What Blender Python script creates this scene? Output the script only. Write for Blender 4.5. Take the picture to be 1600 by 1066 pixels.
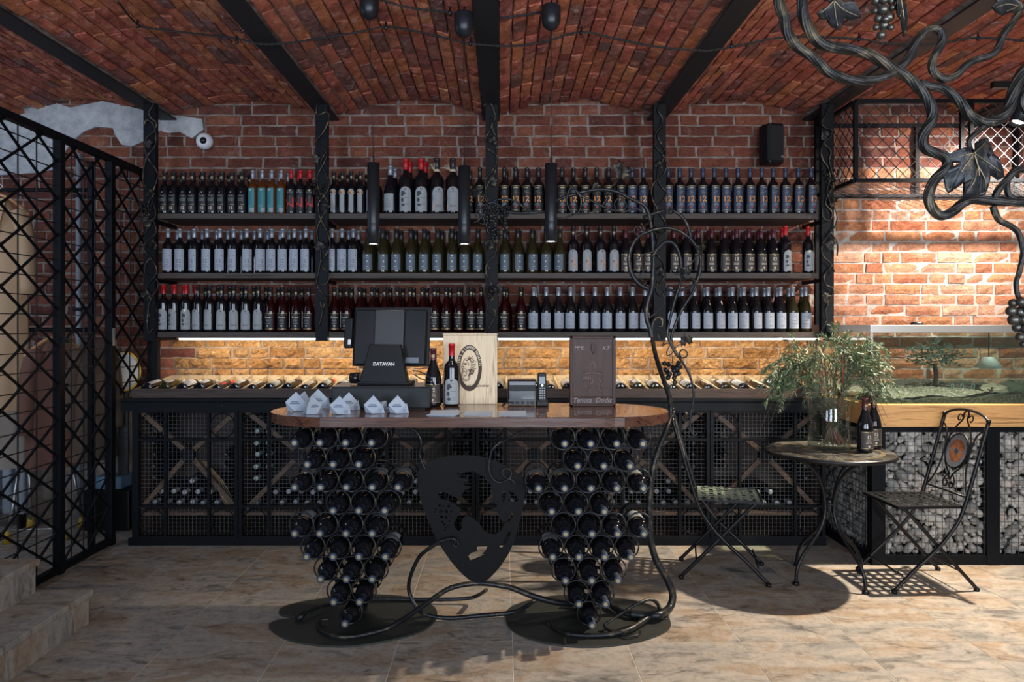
import bpy, bmesh, math, random
from mathutils import Vector, Matrix, Euler
from mathutils.geometry import tessellate_polygon
random.seed(7)
R = math.radians
PI = math.pi
C = bpy.context.scene.collection
sc = bpy.context.scene
for _o in list(bpy.data.objects): bpy.data.objects.remove(_o)

# ---------------------------------------------------------------- camera, sky, lights, exposure
CAMZ = 1.39; F = 1130.0; VX = 783.0; VY = 508.0
cd = bpy.data.cameras.new('camera'); cam = bpy.data.objects.new('camera', cd); C.objects.link(cam)
cam.location = (0, 0, CAMZ); cam.rotation_euler = (R(90), 0, 0)
cd.sensor_width = 36; cd.lens = F/1600*36
cd.shift_x = (800-VX)/1600; cd.shift_y = -(533-VY)/1600
cd.clip_start = 0.05; cd.clip_end = 60
sc.camera = cam
sc.view_settings.view_transform = 'Standard'; sc.view_settings.look = 'None'
sc.view_settings.gamma = 1; sc.view_settings.use_curve_mapping = False
sc.view_settings.exposure = 0.85

w = bpy.data.worlds.new('daylight'); sc.world = w; w.use_nodes = True
w.node_tree.nodes['Background'].inputs[0].default_value = (0.55, 0.66, 0.85, 1)
w.node_tree.nodes['Background'].inputs[1].default_value = 0.12

def area(name, loc, target, sx, sy, power, col):
    l = bpy.data.lights.new(name, 'AREA'); l.shape = 'RECTANGLE'; l.size = sx; l.size_y = sy
    l.energy = power; l.color = col; l.spread = R(120) if 'window' in name else PI
    o = bpy.data.objects.new(name, l); C.objects.link(o); o.location = loc
    o.rotation_euler = (Vector(target)-Vector(loc)).to_track_quat('-Z', 'Y').to_euler()
    return o
def spot(name, loc, target, power, col, angle=60, blend=.4, rad=.03):
    l = bpy.data.lights.new(name, 'SPOT'); l.energy = power; l.color = col
    l.spot_size = R(angle); l.spot_blend = blend; l.shadow_soft_size = rad
    o = bpy.data.objects.new(name, l); C.objects.link(o); o.location = loc
    o.rotation_euler = (Vector(target)-Vector(loc)).to_track_quat('-Z', 'Y').to_euler()
    return o
# daylight through the shop's front windows, behind the camera
area('window_daylight', (-2.2, -1.9, 1.6), (-1.0, 3.0, 2.6), 1.3, 2.0, 29, (.62, .78, 1.0))
area('window_daylight', (0.4, -1.9, 1.6), (.2, 3.0, 2.6), 1.3, 2.0, 34, (.74, .85, 1.0))
area('window_daylight', (3.0, -1.9, 1.6), (1.8, 3.0, 2.5), 1.3, 2.0, 42, (.90, .93, 1.0))
area('coat_room_daylight', (-4.1, 3.4, 2.2), (-2.9, 4.9, 1.5), .7, 1.2, 9, (.62, .76, 1.0))

SPOT_A = 420; SPOT_B = 185
# ---------------------------------------------------------------- helpers
def P(px, py, d):
    return Vector(((px-VX)*d/F, d, CAMZ-(py-VY)*d/F))
def PF(px, py, z=0.0):
    d = F*(CAMZ-z)/(py-VY)
    return Vector(((px-VX)*d/F, d, z))

class MB:
    def __init__(s): s.v = []; s.f = []; s.m = []; s.sm = []
    def add(s, vs, fs, mi=0, smooth=False):
        n = len(s.v); s.v.extend([tuple(a) for a in vs])
        for f in fs: s.f.append(tuple(i+n for i in f)); s.m.append(mi); s.sm.append(smooth)
    def box(s, c, size, mi=0, rot=None):
        hx, hy, hz = size[0]/2, size[1]/2, size[2]/2
        vs = [Vector((x, y, z)) for x in (-hx, hx) for y in (-hy, hy) for z in (-hz, hz)]
        if rot is not None: vs = [rot @ v for v in vs]
        vs = [v+Vector(c) for v in vs]
        s.add(vs, [(0,1,3,2),(4,6,7,5),(0,4,5,1),(2,3,7,6),(0,2,6,4),(1,5,7,3)], mi)
        return s
    def b2(s, x0, x1, y0, y1, z0, z1, mi=0):
        return s.box(((x0+x1)/2, (y0+y1)/2, (z0+z1)/2), (abs(x1-x0), abs(y1-y0), abs(z1-z0)), mi)
    def bar(s, a, b, wx, wy, mi=0, up=(0,0,1)):
        a = Vector(a); b = Vector(b); d = b-a; L = d.length
        if L < 1e-6: return s
        z = d/L; u = Vector(up)
        x = u.cross(z)
        if x.length < 1e-4: x = Vector((1,0,0)).cross(z)
        x.normalize(); y = z.cross(x)
        m = Matrix((x, y, z)).transposed()
        return s.box((a+b)/2, (wx, wy, L), mi, m)
    def tube(s, pts, r, n=8, mi=0, cap=True, closed=False):
        pts = [Vector(p) for p in pts]; k = len(pts)
        rr = r if isinstance(r, (list, tuple)) else [r]*k
        vs = []; nx = None
        for i, p in enumerate(pts):
            if closed: t = pts[(i+1) % k]-pts[i-1]
            else: t = pts[min(i+1, k-1)]-pts[max(i-1, 0)]
            if t.length < 1e-9: t = Vector((0,0,1))
            t.normalize()
            if nx is None:
                nx = t.orthogonal().normalized()
            else:
                nx = nx-t*nx.dot(t)
                if nx.length < 1e-6: nx = t.orthogonal()
                nx.normalize()
            ny = t.cross(nx)
            for j in range(n):
                a = 2*PI*j/n
                vs.append(p+(nx*math.cos(a)+ny*math.sin(a))*rr[i])
        fs = []
        for i in range(k if closed else k-1):
            for j in range(n):
                a = i*n+j; b = i*n+(j+1) % n
                i2 = (i+1) % k
                fs.append((a, b, i2*n+(j+1) % n, i2*n+j))
        s.add(vs, fs, mi, True)
        if cap and not closed:
            s.f.append(tuple(len(s.v)-len(vs)+j for j in reversed(range(n)))); s.m.append(mi); s.sm.append(False)
            s.f.append(tuple(len(s.v)-n+j for j in range(n))); s.m.append(mi); s.sm.append(False)
        return s
    def lathe(s, prof, n=16, mi=0, c=(0,0,0), smooth=True, axis='z', a0=0, a1=2*PI):
        full = abs(a1-a0-2*PI) < 1e-6
        k = len(prof); vs = []; cols = n if full else n+1
        for (r, z) in prof:
            for j in range(cols):
                a = a0+(a1-a0)*j/n
                x, y, zz = r*math.cos(a), r*math.sin(a), z
                if axis == 'y': x, y, zz = r*math.cos(a), z, r*math.sin(a)
                if axis == 'x': x, y, zz = z, r*math.cos(a), r*math.sin(a)
                vs.append((x+c[0], y+c[1], zz+c[2]))
        fs = []
        for i in range(k-1):
            for j in range(n):
                j2 = (j+1) % cols
                f = (i*cols+j, i*cols+j2, (i+1)*cols+j2, (i+1)*cols+j)
                fs.append(f)
        s.add(vs, fs, mi, smooth)
        return s
    def cyl(s, c, r, h, n=16, mi=0, axis='z', r2=None):
        r2 = r if r2 is None else r2
        s.lathe([(r, -h/2), (r2, h/2)], n, mi, c, True, axis)
        b = len(s.v)-2*n
        s.f.append(tuple(b+j for j in reversed(range(n)))); s.m.append(mi); s.sm.append(False)
        s.f.append(tuple(b+n+j for j in range(n))); s.m.append(mi); s.sm.append(False)
        return s
    def ball(s, c, r, n=8, k=5, mi=0, sc3=(1,1,1), rot=None):
        vs = []; c = Vector(c)
        for i in range(k+1):
            t = PI*i/k; z = -math.cos(t); q = math.sin(t)
            for j in range(n):
                a = 2*PI*j/n
                v = Vector((q*math.cos(a)*r*sc3[0], q*math.sin(a)*r*sc3[1], z*r*sc3[2]))
                if rot is not None: v = rot @ v
                vs.append(v+c)
        fs = [(i*n+j, i*n+(j+1) % n, (i+1)*n+(j+1) % n, (i+1)*n+j) for i in range(k) for j in range(n)]
        s.add(vs, fs, mi, True); return s
    def prism(s, pts, y0, y1, mi=0, holes=(), tf=None):
        """2D outline (x,z) with holes extruded from y0 to y1"""
        loops = [[Vector((p[0], p[1], 0)) for p in pts]]+[[Vector((p[0], p[1], 0)) for p in h] for h in holes]
        tri = tessellate_polygon(loops)
        flat = [p for l in loops for p in l]; n = len(flat)
        f3 = tf or (lambda x, y, z: (x, y, z))
        vs = [f3(p.x, y0, p.y) for p in flat]+[f3(p.x, y1, p.y) for p in flat]
        fs = [tuple(t) for t in tri]+[tuple(i+n for i in reversed(t)) for t in tri]
        k = 0
        for l in loops:
            m = len(l)
            for i in range(m):
                a, b = k+i, k+(i+1) % m
                fs.append((a, b, b+n, a+n))
            k += m
        s.add(vs, fs, mi); return s
    def mesh(s, name, mats):
        me = bpy.data.meshes.new(name); me.from_pydata(s.v, [], s.f)
        for m in (mats if isinstance(mats, (list, tuple)) else [mats]): me.materials.append(m)
        me.polygons.foreach_set('material_index', s.m)
        me.polygons.foreach_set('use_smooth', s.sm)
        me.update()
        return me
    def obj(s, name, mats, parent=None, loc=(0,0,0), rot=(0,0,0), fix=True, weld=False):
        me = s.mesh(name, mats)
        if fix:
            bm = bmesh.new(); bm.from_mesh(me)
            if weld: bmesh.ops.remove_doubles(bm, verts=bm.verts, dist=1e-5)
            bmesh.ops.recalc_face_normals(bm, faces=bm.faces); bm.to_mesh(me); bm.free()
        return link(name, me, parent, loc, rot)

def link(name, me, parent=None, loc=(0,0,0), rot=(0,0,0)):
    o = bpy.data.objects.new(name, me); C.objects.link(o); o.location = loc; o.rotation_euler = rot
    if parent is not None: o.parent = parent
    return o
def tag(o, label=None, cat=None, group=None, kind=None):
    if label: o['label'] = label
    if cat: o['category'] = cat
    if group: o['group'] = group
    if kind: o['kind'] = kind
    return o
def empty(name, loc=(0,0,0), rz=0.0, label=None, cat=None, group=None):
    o = bpy.data.objects.new(name, None); C.objects.link(o); o.location = loc; o.rotation_euler = (0,0,rz)
    o.empty_display_size = .05
    return tag(o, label, cat, group)
def stuff(o): o['kind'] = 'stuff'; return o
def struct(o): o['kind'] = 'structure'; return o
def copy_tree(o, parent=None, keep=True):
    c = o.copy(); C.objects.link(c); c.parent = parent
    for ch in o.children: copy_tree(ch, c)
    return c
def bevel(o, wd=.004, seg=2):
    m = o.modifiers.new('bevel', 'BEVEL'); m.width = wd; m.segments = seg; m.limit_method = 'ANGLE'; m.angle_limit = R(40)
    return o
ORD = ['', 'first', 'second', 'third', 'fourth', 'fifth', 'sixth', 'seventh', 'eighth', 'ninth', 'tenth', 'eleventh', 'twelfth',
       'thirteenth', 'fourteenth', 'fifteenth', 'sixteenth', 'seventeenth', 'eighteenth', 'nineteenth', 'twentieth']
def ordn(i):
    if i <= 20: return ORD[i]
    t = {2: 'twenty', 3: 'thirty'}[i//10]
    return (t+'-'+ORD[i % 10]) if i % 10 else {2: 'twentieth', 3: 'thirtieth'}[i//10]
def spline(pts, sub=6, closed=False):
    pts = [Vector(p) for p in pts]; n = len(pts); out = []
    rng = n if closed else n-1
    for i in range(rng):
        if closed: p0, p1, p2, p3 = pts[i-1], pts[i], pts[(i+1) % n], pts[(i+2) % n]
        else: p0, p1, p2, p3 = pts[max(i-1,0)], pts[i], pts[i+1], pts[min(i+2,n-1)]
        for k in range(sub):
            t = k/sub
            out.append(.5*((2*p1)+(-p0+p2)*t+(2*p0-5*p1+4*p2-p3)*t*t+(-p0+3*p1-3*p2+p3)*t**3))
    if not closed: out.append(pts[-1])
    return out
def taper(n, r0, r1, tip=.0):
    return [r0+(r1-r0)*i/(n-1) for i in range(n)]

_txt = {}
def text_geo(s, size, align='CENTER', shear=0.0, bold=0.0):
    key = (s, size, align, shear, bold)
    if key in _txt: return _txt[key]
    cu = bpy.data.curves.new('t', 'FONT'); cu.body = s; cu.size = size; cu.align_x = align; cu.shear = shear; cu.offset = bold
    cu.resolution_u = 3
    o = bpy.data.objects.new('t', cu); C.objects.link(o)
    dg = bpy.context.evaluated_depsgraph_get()
    me = bpy.data.meshes.new_from_object(o.evaluated_get(dg))
    g = ([tuple(v.co) for v in me.vertices], [tuple(p.vertices) for p in me.polygons])
    bpy.data.objects.remove(o); bpy.data.curves.remove(cu); bpy.data.meshes.remove(me)
    _txt[key] = g
    return g

# ---------------------------------------------------------------- materials
MT = {}
def mat(name, col, rough=.5, metal=0.0, spec=.5, emit=None, es=0.0, trans=0.0, ior=1.45, coat=0.0):
    m = bpy.data.materials.new(name); m.use_nodes = True; b = m.node_tree.nodes['Principled BSDF']
    b.inputs['Base Color'].default_value = (*col, 1); b.inputs['Roughness'].default_value = rough
    b.inputs['Metallic'].default_value = metal; b.inputs['Specular IOR Level'].default_value = spec
    b.inputs['Transmission Weight'].default_value = trans; b.inputs['IOR'].default_value = ior
    b.inputs['Coat Weight'].default_value = coat
    if emit: b.inputs['Emission Color'].default_value = (*emit, 1); b.inputs['Emission Strength'].default_value = es
    MT[name] = m
    return m
def nd(m, t, **kw):
    n = m.node_tree.nodes.new(t)
    for k, v in kw.items(): setattr(n, k, v)
    return n
def lk(m, a, b): m.node_tree.links.new(a, b)
def ramp(m, stops):
    r = nd(m, 'ShaderNodeValToRGB'); e = r.color_ramp.elements
    while len(e) > 1: e.remove(e[-1])
    e[0].position = stops[0][0]; e[0].color = (*stops[0][1], 1)
    for p, c in stops[1:]:
        x = e.new(p); x.color = (*c, 1)
    return r
def noise(m, scale, detail=4, rough=.6, vec=None, dist=0.0):
    n = nd(m, 'ShaderNodeTexNoise'); n.inputs['Scale'].default_value = scale; n.inputs['Detail'].default_value = detail
    n.inputs['Roughness'].default_value = rough; n.inputs['Distortion'].default_value = dist
    if vec is not None: lk(m, vec, n.inputs['Vector'])
    return n
def bump(m, src, strength=.5, dist=.01):
    b = nd(m, 'ShaderNodeBump'); b.inputs['Strength'].default_value = strength; b.inputs['Distance'].default_value = dist
    lk(m, src, b.inputs['Height']); lk(m, b.outputs[0], m.node_tree.nodes['Principled BSDF'].inputs['Normal'])
    return b
def mixc(m, fac, a, b, mode='MIX'):
    x = nd(m, 'ShaderNodeMix', data_type='RGBA', blend_type=mode)
    for i, s in ((0, fac), (6, a), (7, b)):
        if hasattr(s, 'links') or hasattr(s, 'is_linked'): lk(m, s, x.inputs[i])
        elif isinstance(s, (int, float)): x.inputs[i].default_value = s
        else: x.inputs[i].default_value = (*s, 1)
    return x.outputs[2]
def mathn(m, op, a, b=None):
    x = nd(m, 'ShaderNodeMath', operation=op)
    for i, s in enumerate((a, b)):
        if s is None: continue
        if isinstance(s, (int, float)): x.inputs[i].default_value = s
        else: lk(m, s, x.inputs[i])
    return x.outputs[0]

def brick_mat(name, cols, pale=(.55, .45, .38), pamt=.45, bs=.6, bd=.012):
    m = mat(name, (.3,.1,.06), .85, spec=.3); b = m.node_tree.nodes['Principled BSDF']
    oi = nd(m, 'ShaderNodeObjectInfo'); ge = nd(m, 'ShaderNodeNewGeometry')
    r = mathn(m, 'FRACT', mathn(m, 'ADD', oi.outputs['Random'], ge.outputs['Random Per Island']))
    cr = ramp(m, [(i/(len(cols)-1), c) for i, c in enumerate(cols)]); lk(m, r, cr.inputs[0])
    tc = nd(m, 'ShaderNodeTexCoord')
    wv = nd(m, 'ShaderNodeVectorMath', operation='ADD'); lk(m, ge.outputs['Position'], wv.inputs[0]); wv.inputs[1].default_value = (3, 5, 7)
    n1 = noise(m, 7, 6, .7, wv.outputs[0]); n2 = noise(m, 60, 5, .7, wv.outputs[0])
    n3 = noise(m, 18, 5, .65, wv.outputs[0], 1.0)
    # efflorescence and old lime on the faces
    p = ramp(m, [(.56, (0,0,0)), (.72, (1,1,1))]); lk(m, n3.outputs[0], p.inputs[0])
    fac = mathn(m, 'MULTIPLY', p.outputs[0], pamt)
    c1 = mixc(m, fac, cr.outputs[0], pale)
    d = ramp(m, [(.3, (.55,.5,.5)), (.6, (1.1,1.08,1.05))]); lk(m, n1.outputs[0], d.inputs[0])
    c2 = mixc(m, 1.0, c1, d.outputs[0], 'MULTIPLY')
    d2 = ramp(m, [(.35, (.6,.58,.56)), (.55, (1.05,1.05,1.05))]); lk(m, n2.outputs[0], d2.inputs[0])
    c3 = mixc(m, .8, c2, d2.outputs[0], 'MULTIPLY')
    lk(m, c3, b.inputs['Base Color'])
    bump(m, mathn(m, 'ADD', n2.outputs[0], mathn(m, 'MULTIPLY', n3.outputs[0], 1.2)), bs, bd)
    return m
BR_WALL = brick_mat('old_brick', [(.19,.060,.036), (.135,.042,.028), (.22,.075,.042), (.165,.052,.034), (.10,.034,.028), (.20,.072,.048), (.25,.095,.055)], (.32,.22,.17), .45)
BR_ROUGH = brick_mat('rough_ochre_brick', [(.36,.20,.085), (.46,.28,.13), (.40,.22,.09), (.30,.16,.065), (.50,.33,.17)], (.58,.47,.32), .6, 1.0, .03)
BR_LIT = brick_mat('spotlit_tone_brick', [(.40,.16,.075), (.46,.22,.11), (.36,.12,.06), (.48,.25,.15), (.42,.18,.10), (.52,.31,.21)], (.60,.47,.38), .5, .9)  # lighter copy of the wall brick; the spotlight's brightness is painted into its colour
BR_VAULT = brick_mat('vault_brick', [(.50,.15,.085), (.42,.11,.075), (.56,.20,.085), (.36,.10,.08), (.20,.10,.09), (.52,.17,.10), (.46,.12,.09), (.60,.24,.12)], (.66,.50,.46), .7, .9)
def mortar_mat(name, a, b2):
    m = mat(name, a, .95, spec=.2); b = m.node_tree.nodes['Principled BSDF']
    ge = nd(m, 'ShaderNodeNewGeometry'); n = noise(m, 12, 6, .7, ge.outputs['Position'])
    cr = ramp(m, [(.35, a), (.65, b2)]); lk(m, n.outputs[0], cr.inputs[0]); lk(m, cr.outputs[0], b.inputs['Base Color'])
    n2 = noise(m, 90, 4, .7, ge.outputs['Position']); bump(m, n2.outputs[0], .6, .01)
    return m
MORTAR = mortar_mat('lime_mortar', (.16,.12,.10), (.32,.265,.23))
MORTAR_V = mortar_mat('vault_mortar', (.22,.13,.09), (.60,.50,.45))
PLASTER = mortar_mat('old_white_plaster', (.30,.31,.32), (.50,.50,.50))

def tile_mat():
    m = mat('stone_tile', (.4,.33,.27), .45, spec=.45); b = m.node_tree.nodes['Principled BSDF']
    oi = nd(m, 'ShaderNodeObjectInfo'); tc = nd(m, 'ShaderNodeTexCoord')
    off = nd(m, 'ShaderNodeVectorMath', operation='ADD'); lk(m, tc.outputs['Object'], off.inputs[0])
    sv = nd(m, 'ShaderNodeVectorMath', operation='SCALE'); sv.inputs[0].default_value = (37, 91, 53); lk(m, oi.outputs['Random'], sv.inputs['Scale'])
    lk(m, sv.outputs[0], off.inputs[1])
    st = nd(m, 'ShaderNodeMapping'); st.inputs['Scale'].default_value = (1, 2.2, 1); lk(m, off.outputs[0], st.inputs[0])
    n1 = noise(m, 2.2, 7, .62, st.outputs[0], .8); n2 = noise(m, 5.5, 8, .7, st.outputs[0], 1.2); n3 = noise(m, 40, 6, .75, off.outputs[0])
    c1 = ramp(m, [(.28, (.15,.145,.14)), (.40, (.33,.30,.265)), (.50, (.42,.365,.305)), (.60, (.34,.25,.175)), (.72, (.41,.345,.28))]); lk(m, n1.outputs[0], c1.inputs[0])
    d = ramp(m, [(.32, (.30,.30,.31)), (.47, (.85,.85,.85)), (.7, (1.0,1.0,1.0))]); lk(m, n2.outputs[0], d.inputs[0])
    c2 = mixc(m, 1.0, c1.outputs[0], d.outputs[0], 'MULTIPLY')
    d2 = ramp(m, [(.38, (.62,.62,.62)), (.52, (1,1,1))]); lk(m, n3.outputs[0], d2.inputs[0])
    c3 = mixc(m, .65, c2, d2.outputs[0], 'MULTIPLY')
    lk(m, c3, b.inputs['Base Color'])
    bump(m, n3.outputs[0], .15, .003)
    return m
TILE = tile_mat()
GROUT = mat('tile_grout', (.66,.63,.58), .9)

def wood_mat(name, a, b2, scale=1.0, rough=.5, axis=0, ring=6.0, spec=.5):
    m = mat(name, a, rough, spec=spec); b = m.node_tree.nodes['Principled BSDF']
    tc = nd(m, 'ShaderNodeTexCoord'); mp = nd(m, 'ShaderNodeMapping'); lk(m, tc.outputs['Object'], mp.inputs[0])
    s = [ring*scale]*3; s[axis] = .5*scale; mp.inputs['Scale'].default_value = s
    n = noise(m, 3, 6, .6, mp.outputs[0], 1.5)
    n2 = noise(m, 14, 5, .7, mp.outputs[0], .3)
    ad = mathn(m, 'ADD', n.outputs[0], mathn(m, 'MULTIPLY', n2.outputs[0], .5))
    cr = ramp(m, [(.55, a), (.8, b2), (.95, tuple(.6*x for x in a))]); lk(m, ad, cr.inputs[0])
    lk(m, cr.outputs[0], b.inputs['Base Color']); bump(m, ad, .15, .003)
    return m
W_TOP = wood_mat('varnished_dark_wood', (.035,.013,.009), (.11,.045,.026), 1.0, .24, 0, 9)
W_TOP.node_tree.nodes['Principled BSDF'].inputs['Coat Weight'].default_value = .6
W_SHELF = wood_mat('shelf_wood', (.026,.019,.017), (.070,.052,.042), 1.0, .6, 0, 9)
W_DARK = wood_mat('rack_wood', (.028,.016,.013), (.065,.040,.030), 1.0, .6, 0, 9)
W_BRACE = wood_mat('brace_wood', (.05,.028,.017), (.15,.085,.05), 1.0, .6, 0, 7)
W_OAK = wood_mat('oak', (.47,.235,.08), (.60,.34,.135), 1.0, .4, 0, 8)
W_PINE = wood_mat('pine', (.60,.44,.27), (.72,.57,.38), 1.0, .5, 2, 9)
W_TRAY = wood_mat('tray_wood', (.20,.155,.105), (.36,.29,.20), 1.0, .6, 1, 9)
W_CARVE = wood_mat('carved_wood', (.030,.013,.010), (.058,.027,.020), 1.0, .42, 2, 10, .3)
W_HANG = wood_mat('hanger_wood', (.42,.19,.08), (.52,.27,.12), 1.0, .45, 0, 9)

def iron_mat(name, col, gold=0.0, rough=.42, metal=.6):
    m = mat(name, col, rough, metal); b = m.node_tree.nodes['Principled BSDF']
    tc = nd(m, 'ShaderNodeTexCoord'); n = noise(m, 45, 5, .65, tc.outputs['Object']); n2 = noise(m, 9, 5, .6, tc.outputs['Object'], 2.0)
    cr = ramp(m, [(.52, col), (.70, (col[0]+.33*gold, col[1]+.25*gold, col[2]+.13*gold))]); lk(m, n2.outputs[0], cr.inputs[0])
    lk(m, cr.outputs[0], b.inputs['Base Color']); bump(m, n.outputs[0], .4, .004)
    return m
IRON = iron_mat('black_iron', (.010,.010,.011), 0, .36, .3)
IRON_G = iron_mat('gold_brushed_iron', (.022,.020,.018), .5, .45, .5)
IRON_F = iron_mat('forged_iron', (.020,.022,.025), .25, .38, .6)
STEEL = iron_mat('painted_steel', (.005,.006,.008), 0, .5, .0)
STEEL.node_tree.nodes['Principled BSDF'].inputs['Specular IOR Level'].default_value = .16
BEAM = iron_mat('beam_paint', (.012,.014,.018), 0, .55, .0)
DISC = iron_mat('base_plate_steel', (.045,.047,.042), 0, .42, .4)
PLATE = iron_mat('cut_steel_plate', (.006,.0055,.006), 0, .6, .0)
PLATE.node_tree.nodes['Principled BSDF'].inputs['Specular IOR Level'].default_value = .16
BLACK = mat('black_plastic', (.006,.006,.007), .42, 0, .3)
BLACK_G = mat('glossy_black_plastic', (.010,.010,.012), .15)
MATB = mat('matt_black_enamel', (.014,.016,.019), .36, .2)
WIRE = mat('galvanised_wire', (.10,.105,.11), .5, .5)
WIRE_D = mat('dark_wire', (.05,.05,.055), .45, .7)
CHROME = mat('brushed_steel', (.55,.55,.53), .35, .9)
WHITE = mat('white_plastic', (.62,.62,.64), .4)
PAPER = mat('white_card', (.36,.41,.48), .75)
INK = mat('ink', (.05,.05,.06), .7)
ROPE = mat('twisted_black_cable', (.015,.014,.014), .6)
EMW = mat('lamp_glass', (1,1,1), .4, emit=(1,.95,.88), es=14)
LEDM = mat('led_diffuser', (1,1,1), .4, emit=(1,.86,.80), es=5)
# glass and labels
G_DARK = mat('dark_wine_glass', (.006,.006,.008), .07, 0, .6)
G_GREEN = mat('green_gold_wine_glass', (.030,.026,.010), .08, 0, .6, trans=.3)
G_AMBER = mat('amber_wine_glass', (.12,.035,.008), .08, 0, .6, trans=.3)
G_ROSE = mat('dark_red_wine_glass', (.022,.0015,.0025), .06, 0, .6, trans=.2)
def pane_glass(name, tint, k=1.0, rough=.01):
    m = bpy.data.materials.new(name); m.use_nodes = True; t = m.node_tree; t.nodes.clear()
    out = t.nodes.new('ShaderNodeOutputMaterial'); mx = t.nodes.new('ShaderNodeMixShader'); tr = t.nodes.new('ShaderNodeBsdfTransparent'); gl = t.nodes.new('ShaderNodeBsdfGlossy')
    fw = t.nodes.new('ShaderNodeLayerWeight'); fr = t.nodes.new('ShaderNodeMath'); fr.operation = 'POWER'; fr.inputs[1].default_value = 4.0; t.links.new(fw.outputs['Facing'], fr.inputs[0]); mu = t.nodes.new('ShaderNodeMath'); mu.operation = 'MULTIPLY_ADD'; mu.inputs[1].default_value = .55; mu.inputs[2].default_value = .045*k
    tr.inputs[0].default_value = (*tint, 1); gl.inputs['Roughness'].default_value = rough; gl.inputs[0].default_value = (1,1,1,1)
    t.links.new(fr.outputs[0], mu.inputs[0]); t.links.new(mu.outputs[0], mx.inputs[0]); t.links.new(tr.outputs[0], mx.inputs[1]); t.links.new(gl.outputs[0], mx.inputs[2]); t.links.new(mx.outputs[0], out.inputs[0])
    MT[name] = m; return m
G_CLEAR = pane_glass('clear_glass', (.93,.96,.95), 1.2)
G_TANK = pane_glass('tank_glass', (.84,.92,.88), 1.6)
L_WHITE = mat('label_white', (.33,.36,.42), .55)
L_GREY = mat('label_grey_paper', (.29,.31,.32), .6)
L_SLATE = mat('label_slate', (.085,.115,.15), .5)
L_TEAL = mat('label_teal', (.03,.19,.22), .5)
L_BLACK = mat('label_black', (.010,.010,.012), .5)
L_BROWN = mat('label_brown', (.055,.040,.036), .5)
L_BLUE = mat('label_blue', (.030,.046,.085), .5)
L_GOLD = mat('label_gold', (.52,.40,.20), .35, .6)
L_ORANGE = mat('label_orange', (.62,.26,.06), .4)
L_CREAM = mat('label_cream', (.62,.55,.42), .5)
L_RED = mat('label_red', (.55,.03,.03), .5)
L_DK = mat('label_grey_ink', (.14,.15,.17), .6)
L_PEACH = mat('label_peach', (.46,.30,.24), .6)
C_RED = mat('capsule_red', (.40,.009,.012), .4)
C_SILVER = mat('capsule_silver', (.28,.30,.34), .4, .5)
C_BLACK = mat('capsule_black', (.018,.018,.020), .35)
C_BLUE = mat('capsule_blue', (.030,.042,.075), .4, .1)
C_MAROON = mat('capsule_maroon', (.085,.022,.03), .35, .2)
C_STEEL = mat('capsule_steel_blue', (.035,.050,.080), .55, 0, .3)
C_GOLD = mat('capsule_emblem', (.30,.24,.13), .5, .3)
C_ORANGE = mat('wax_orange', (.75,.12,.03), .4)
LMATS = [L_WHITE, L_GREY, L_SLATE, L_TEAL, L_BLACK, L_BROWN, L_BLUE, L_GOLD, L_ORANGE, L_CREAM, L_RED, L_DK, L_PEACH, INK]
LI = dict(white=0, grey=1, slate=2, teal=3, black=4, brown=5, blue=6, gold=7, orange=8, cream=9, red=10, dk=11, peach=12, ink=13)

# ================================================================ SETTING
YW = 5.15                                   # face of the back wall
# ---- floor of square tiles
fl = struct(MB().b2(-4.4, 4.9, -2.2, YW+.05, -.10, -.0015).obj('floor', GROUT))
T = .498
tm = MB().b2(-.2482, .2482, -.2482, .2482, -.008, 0).mesh('floor_tile', TILE)
for i in range(-9, 10):
    for k in range(-2, 7):
        x = .05+.5*i+.25; y = 4.172-T*k+.249
        if x < -4.4 or x > 4.8: continue
        o = link('floor_tile', tm, fl, (x, y, 0)); o.rotation_euler = (0, 0, random.choice((0, PI)))
o = stuff(MB().b2(-4.4, 4.9, -2.2, 4.172-T*6-.002, -.008, 0).obj('floor_tiling', TILE, fl))

# ---- brick pieces
def brick_mesh(wd, h, dep, amp, seed, mt, nx=4, nz=2, name='brick'):
    rs = random.Random(seed); mb = MB(); vs = []; fs = []
    for j in range(nz+1):
        for i in range(nx+1):
            e = (i in (0, nx)) or (j in (0, nz))
            x = -wd/2+wd*i/nx; z = -h/2+h*j/nz
            if e: x += rs.uniform(-.003, .003); z += rs.uniform(-.003, .003)
            vs.append((x, -dep/2+(rs.uniform(.003, .009) if e else rs.uniform(-amp, amp*.4)), z))
    n = len(vs)
    for j in range(nz):
        for i in range(nx):
            a = j*(nx+1)+i; fs.append((a, a+1, a+nx+2, a+nx+1))
    ring = [i for i in range(nx+1)]+[j*(nx+1)+nx for j in range(1, nz+1)]+[nz*(nx+1)+i for i in range(nx-1, -1, -1)]+[j*(nx+1) for j in range(nz-1, 0, -1)]
    back = [(vs[r][0], dep/2, vs[r][2]) for r in ring]
    for i, r in enumerate(ring):
        r2 = ring[(i+1) % len(ring)]
        fs.append((r, n+i, n+(i+1) % len(ring), r2))
    mb.add(vs+back, fs, 0, False)
    me = mb.mesh(name, mt)
    return me, vs+back, fs
W_S = [brick_mesh(.242, .064, .04, .004, s, BR_WALL) for s in range(7)]
W_P = [brick_mesh(.242, .064, .04, .006, s+140, BR_LIT) for s in range(7)]
W_PH = [brick_mesh(.114, .064, .04, .006, s+160, BR_LIT, 2) for s in range(5)]
W_H = [brick_mesh(.114, .064, .04, .004, s+20, BR_WALL, 2) for s in range(5)]
RG_S = [brick_mesh(.242, .066, .05, .026, s+40, BR_ROUGH, 8, 3) for s in range(6)]
RG_H = [brick_mesh(.114, .066, .05, .026, s+60, BR_ROUGH, 4, 3) for s in range(4)]

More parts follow.
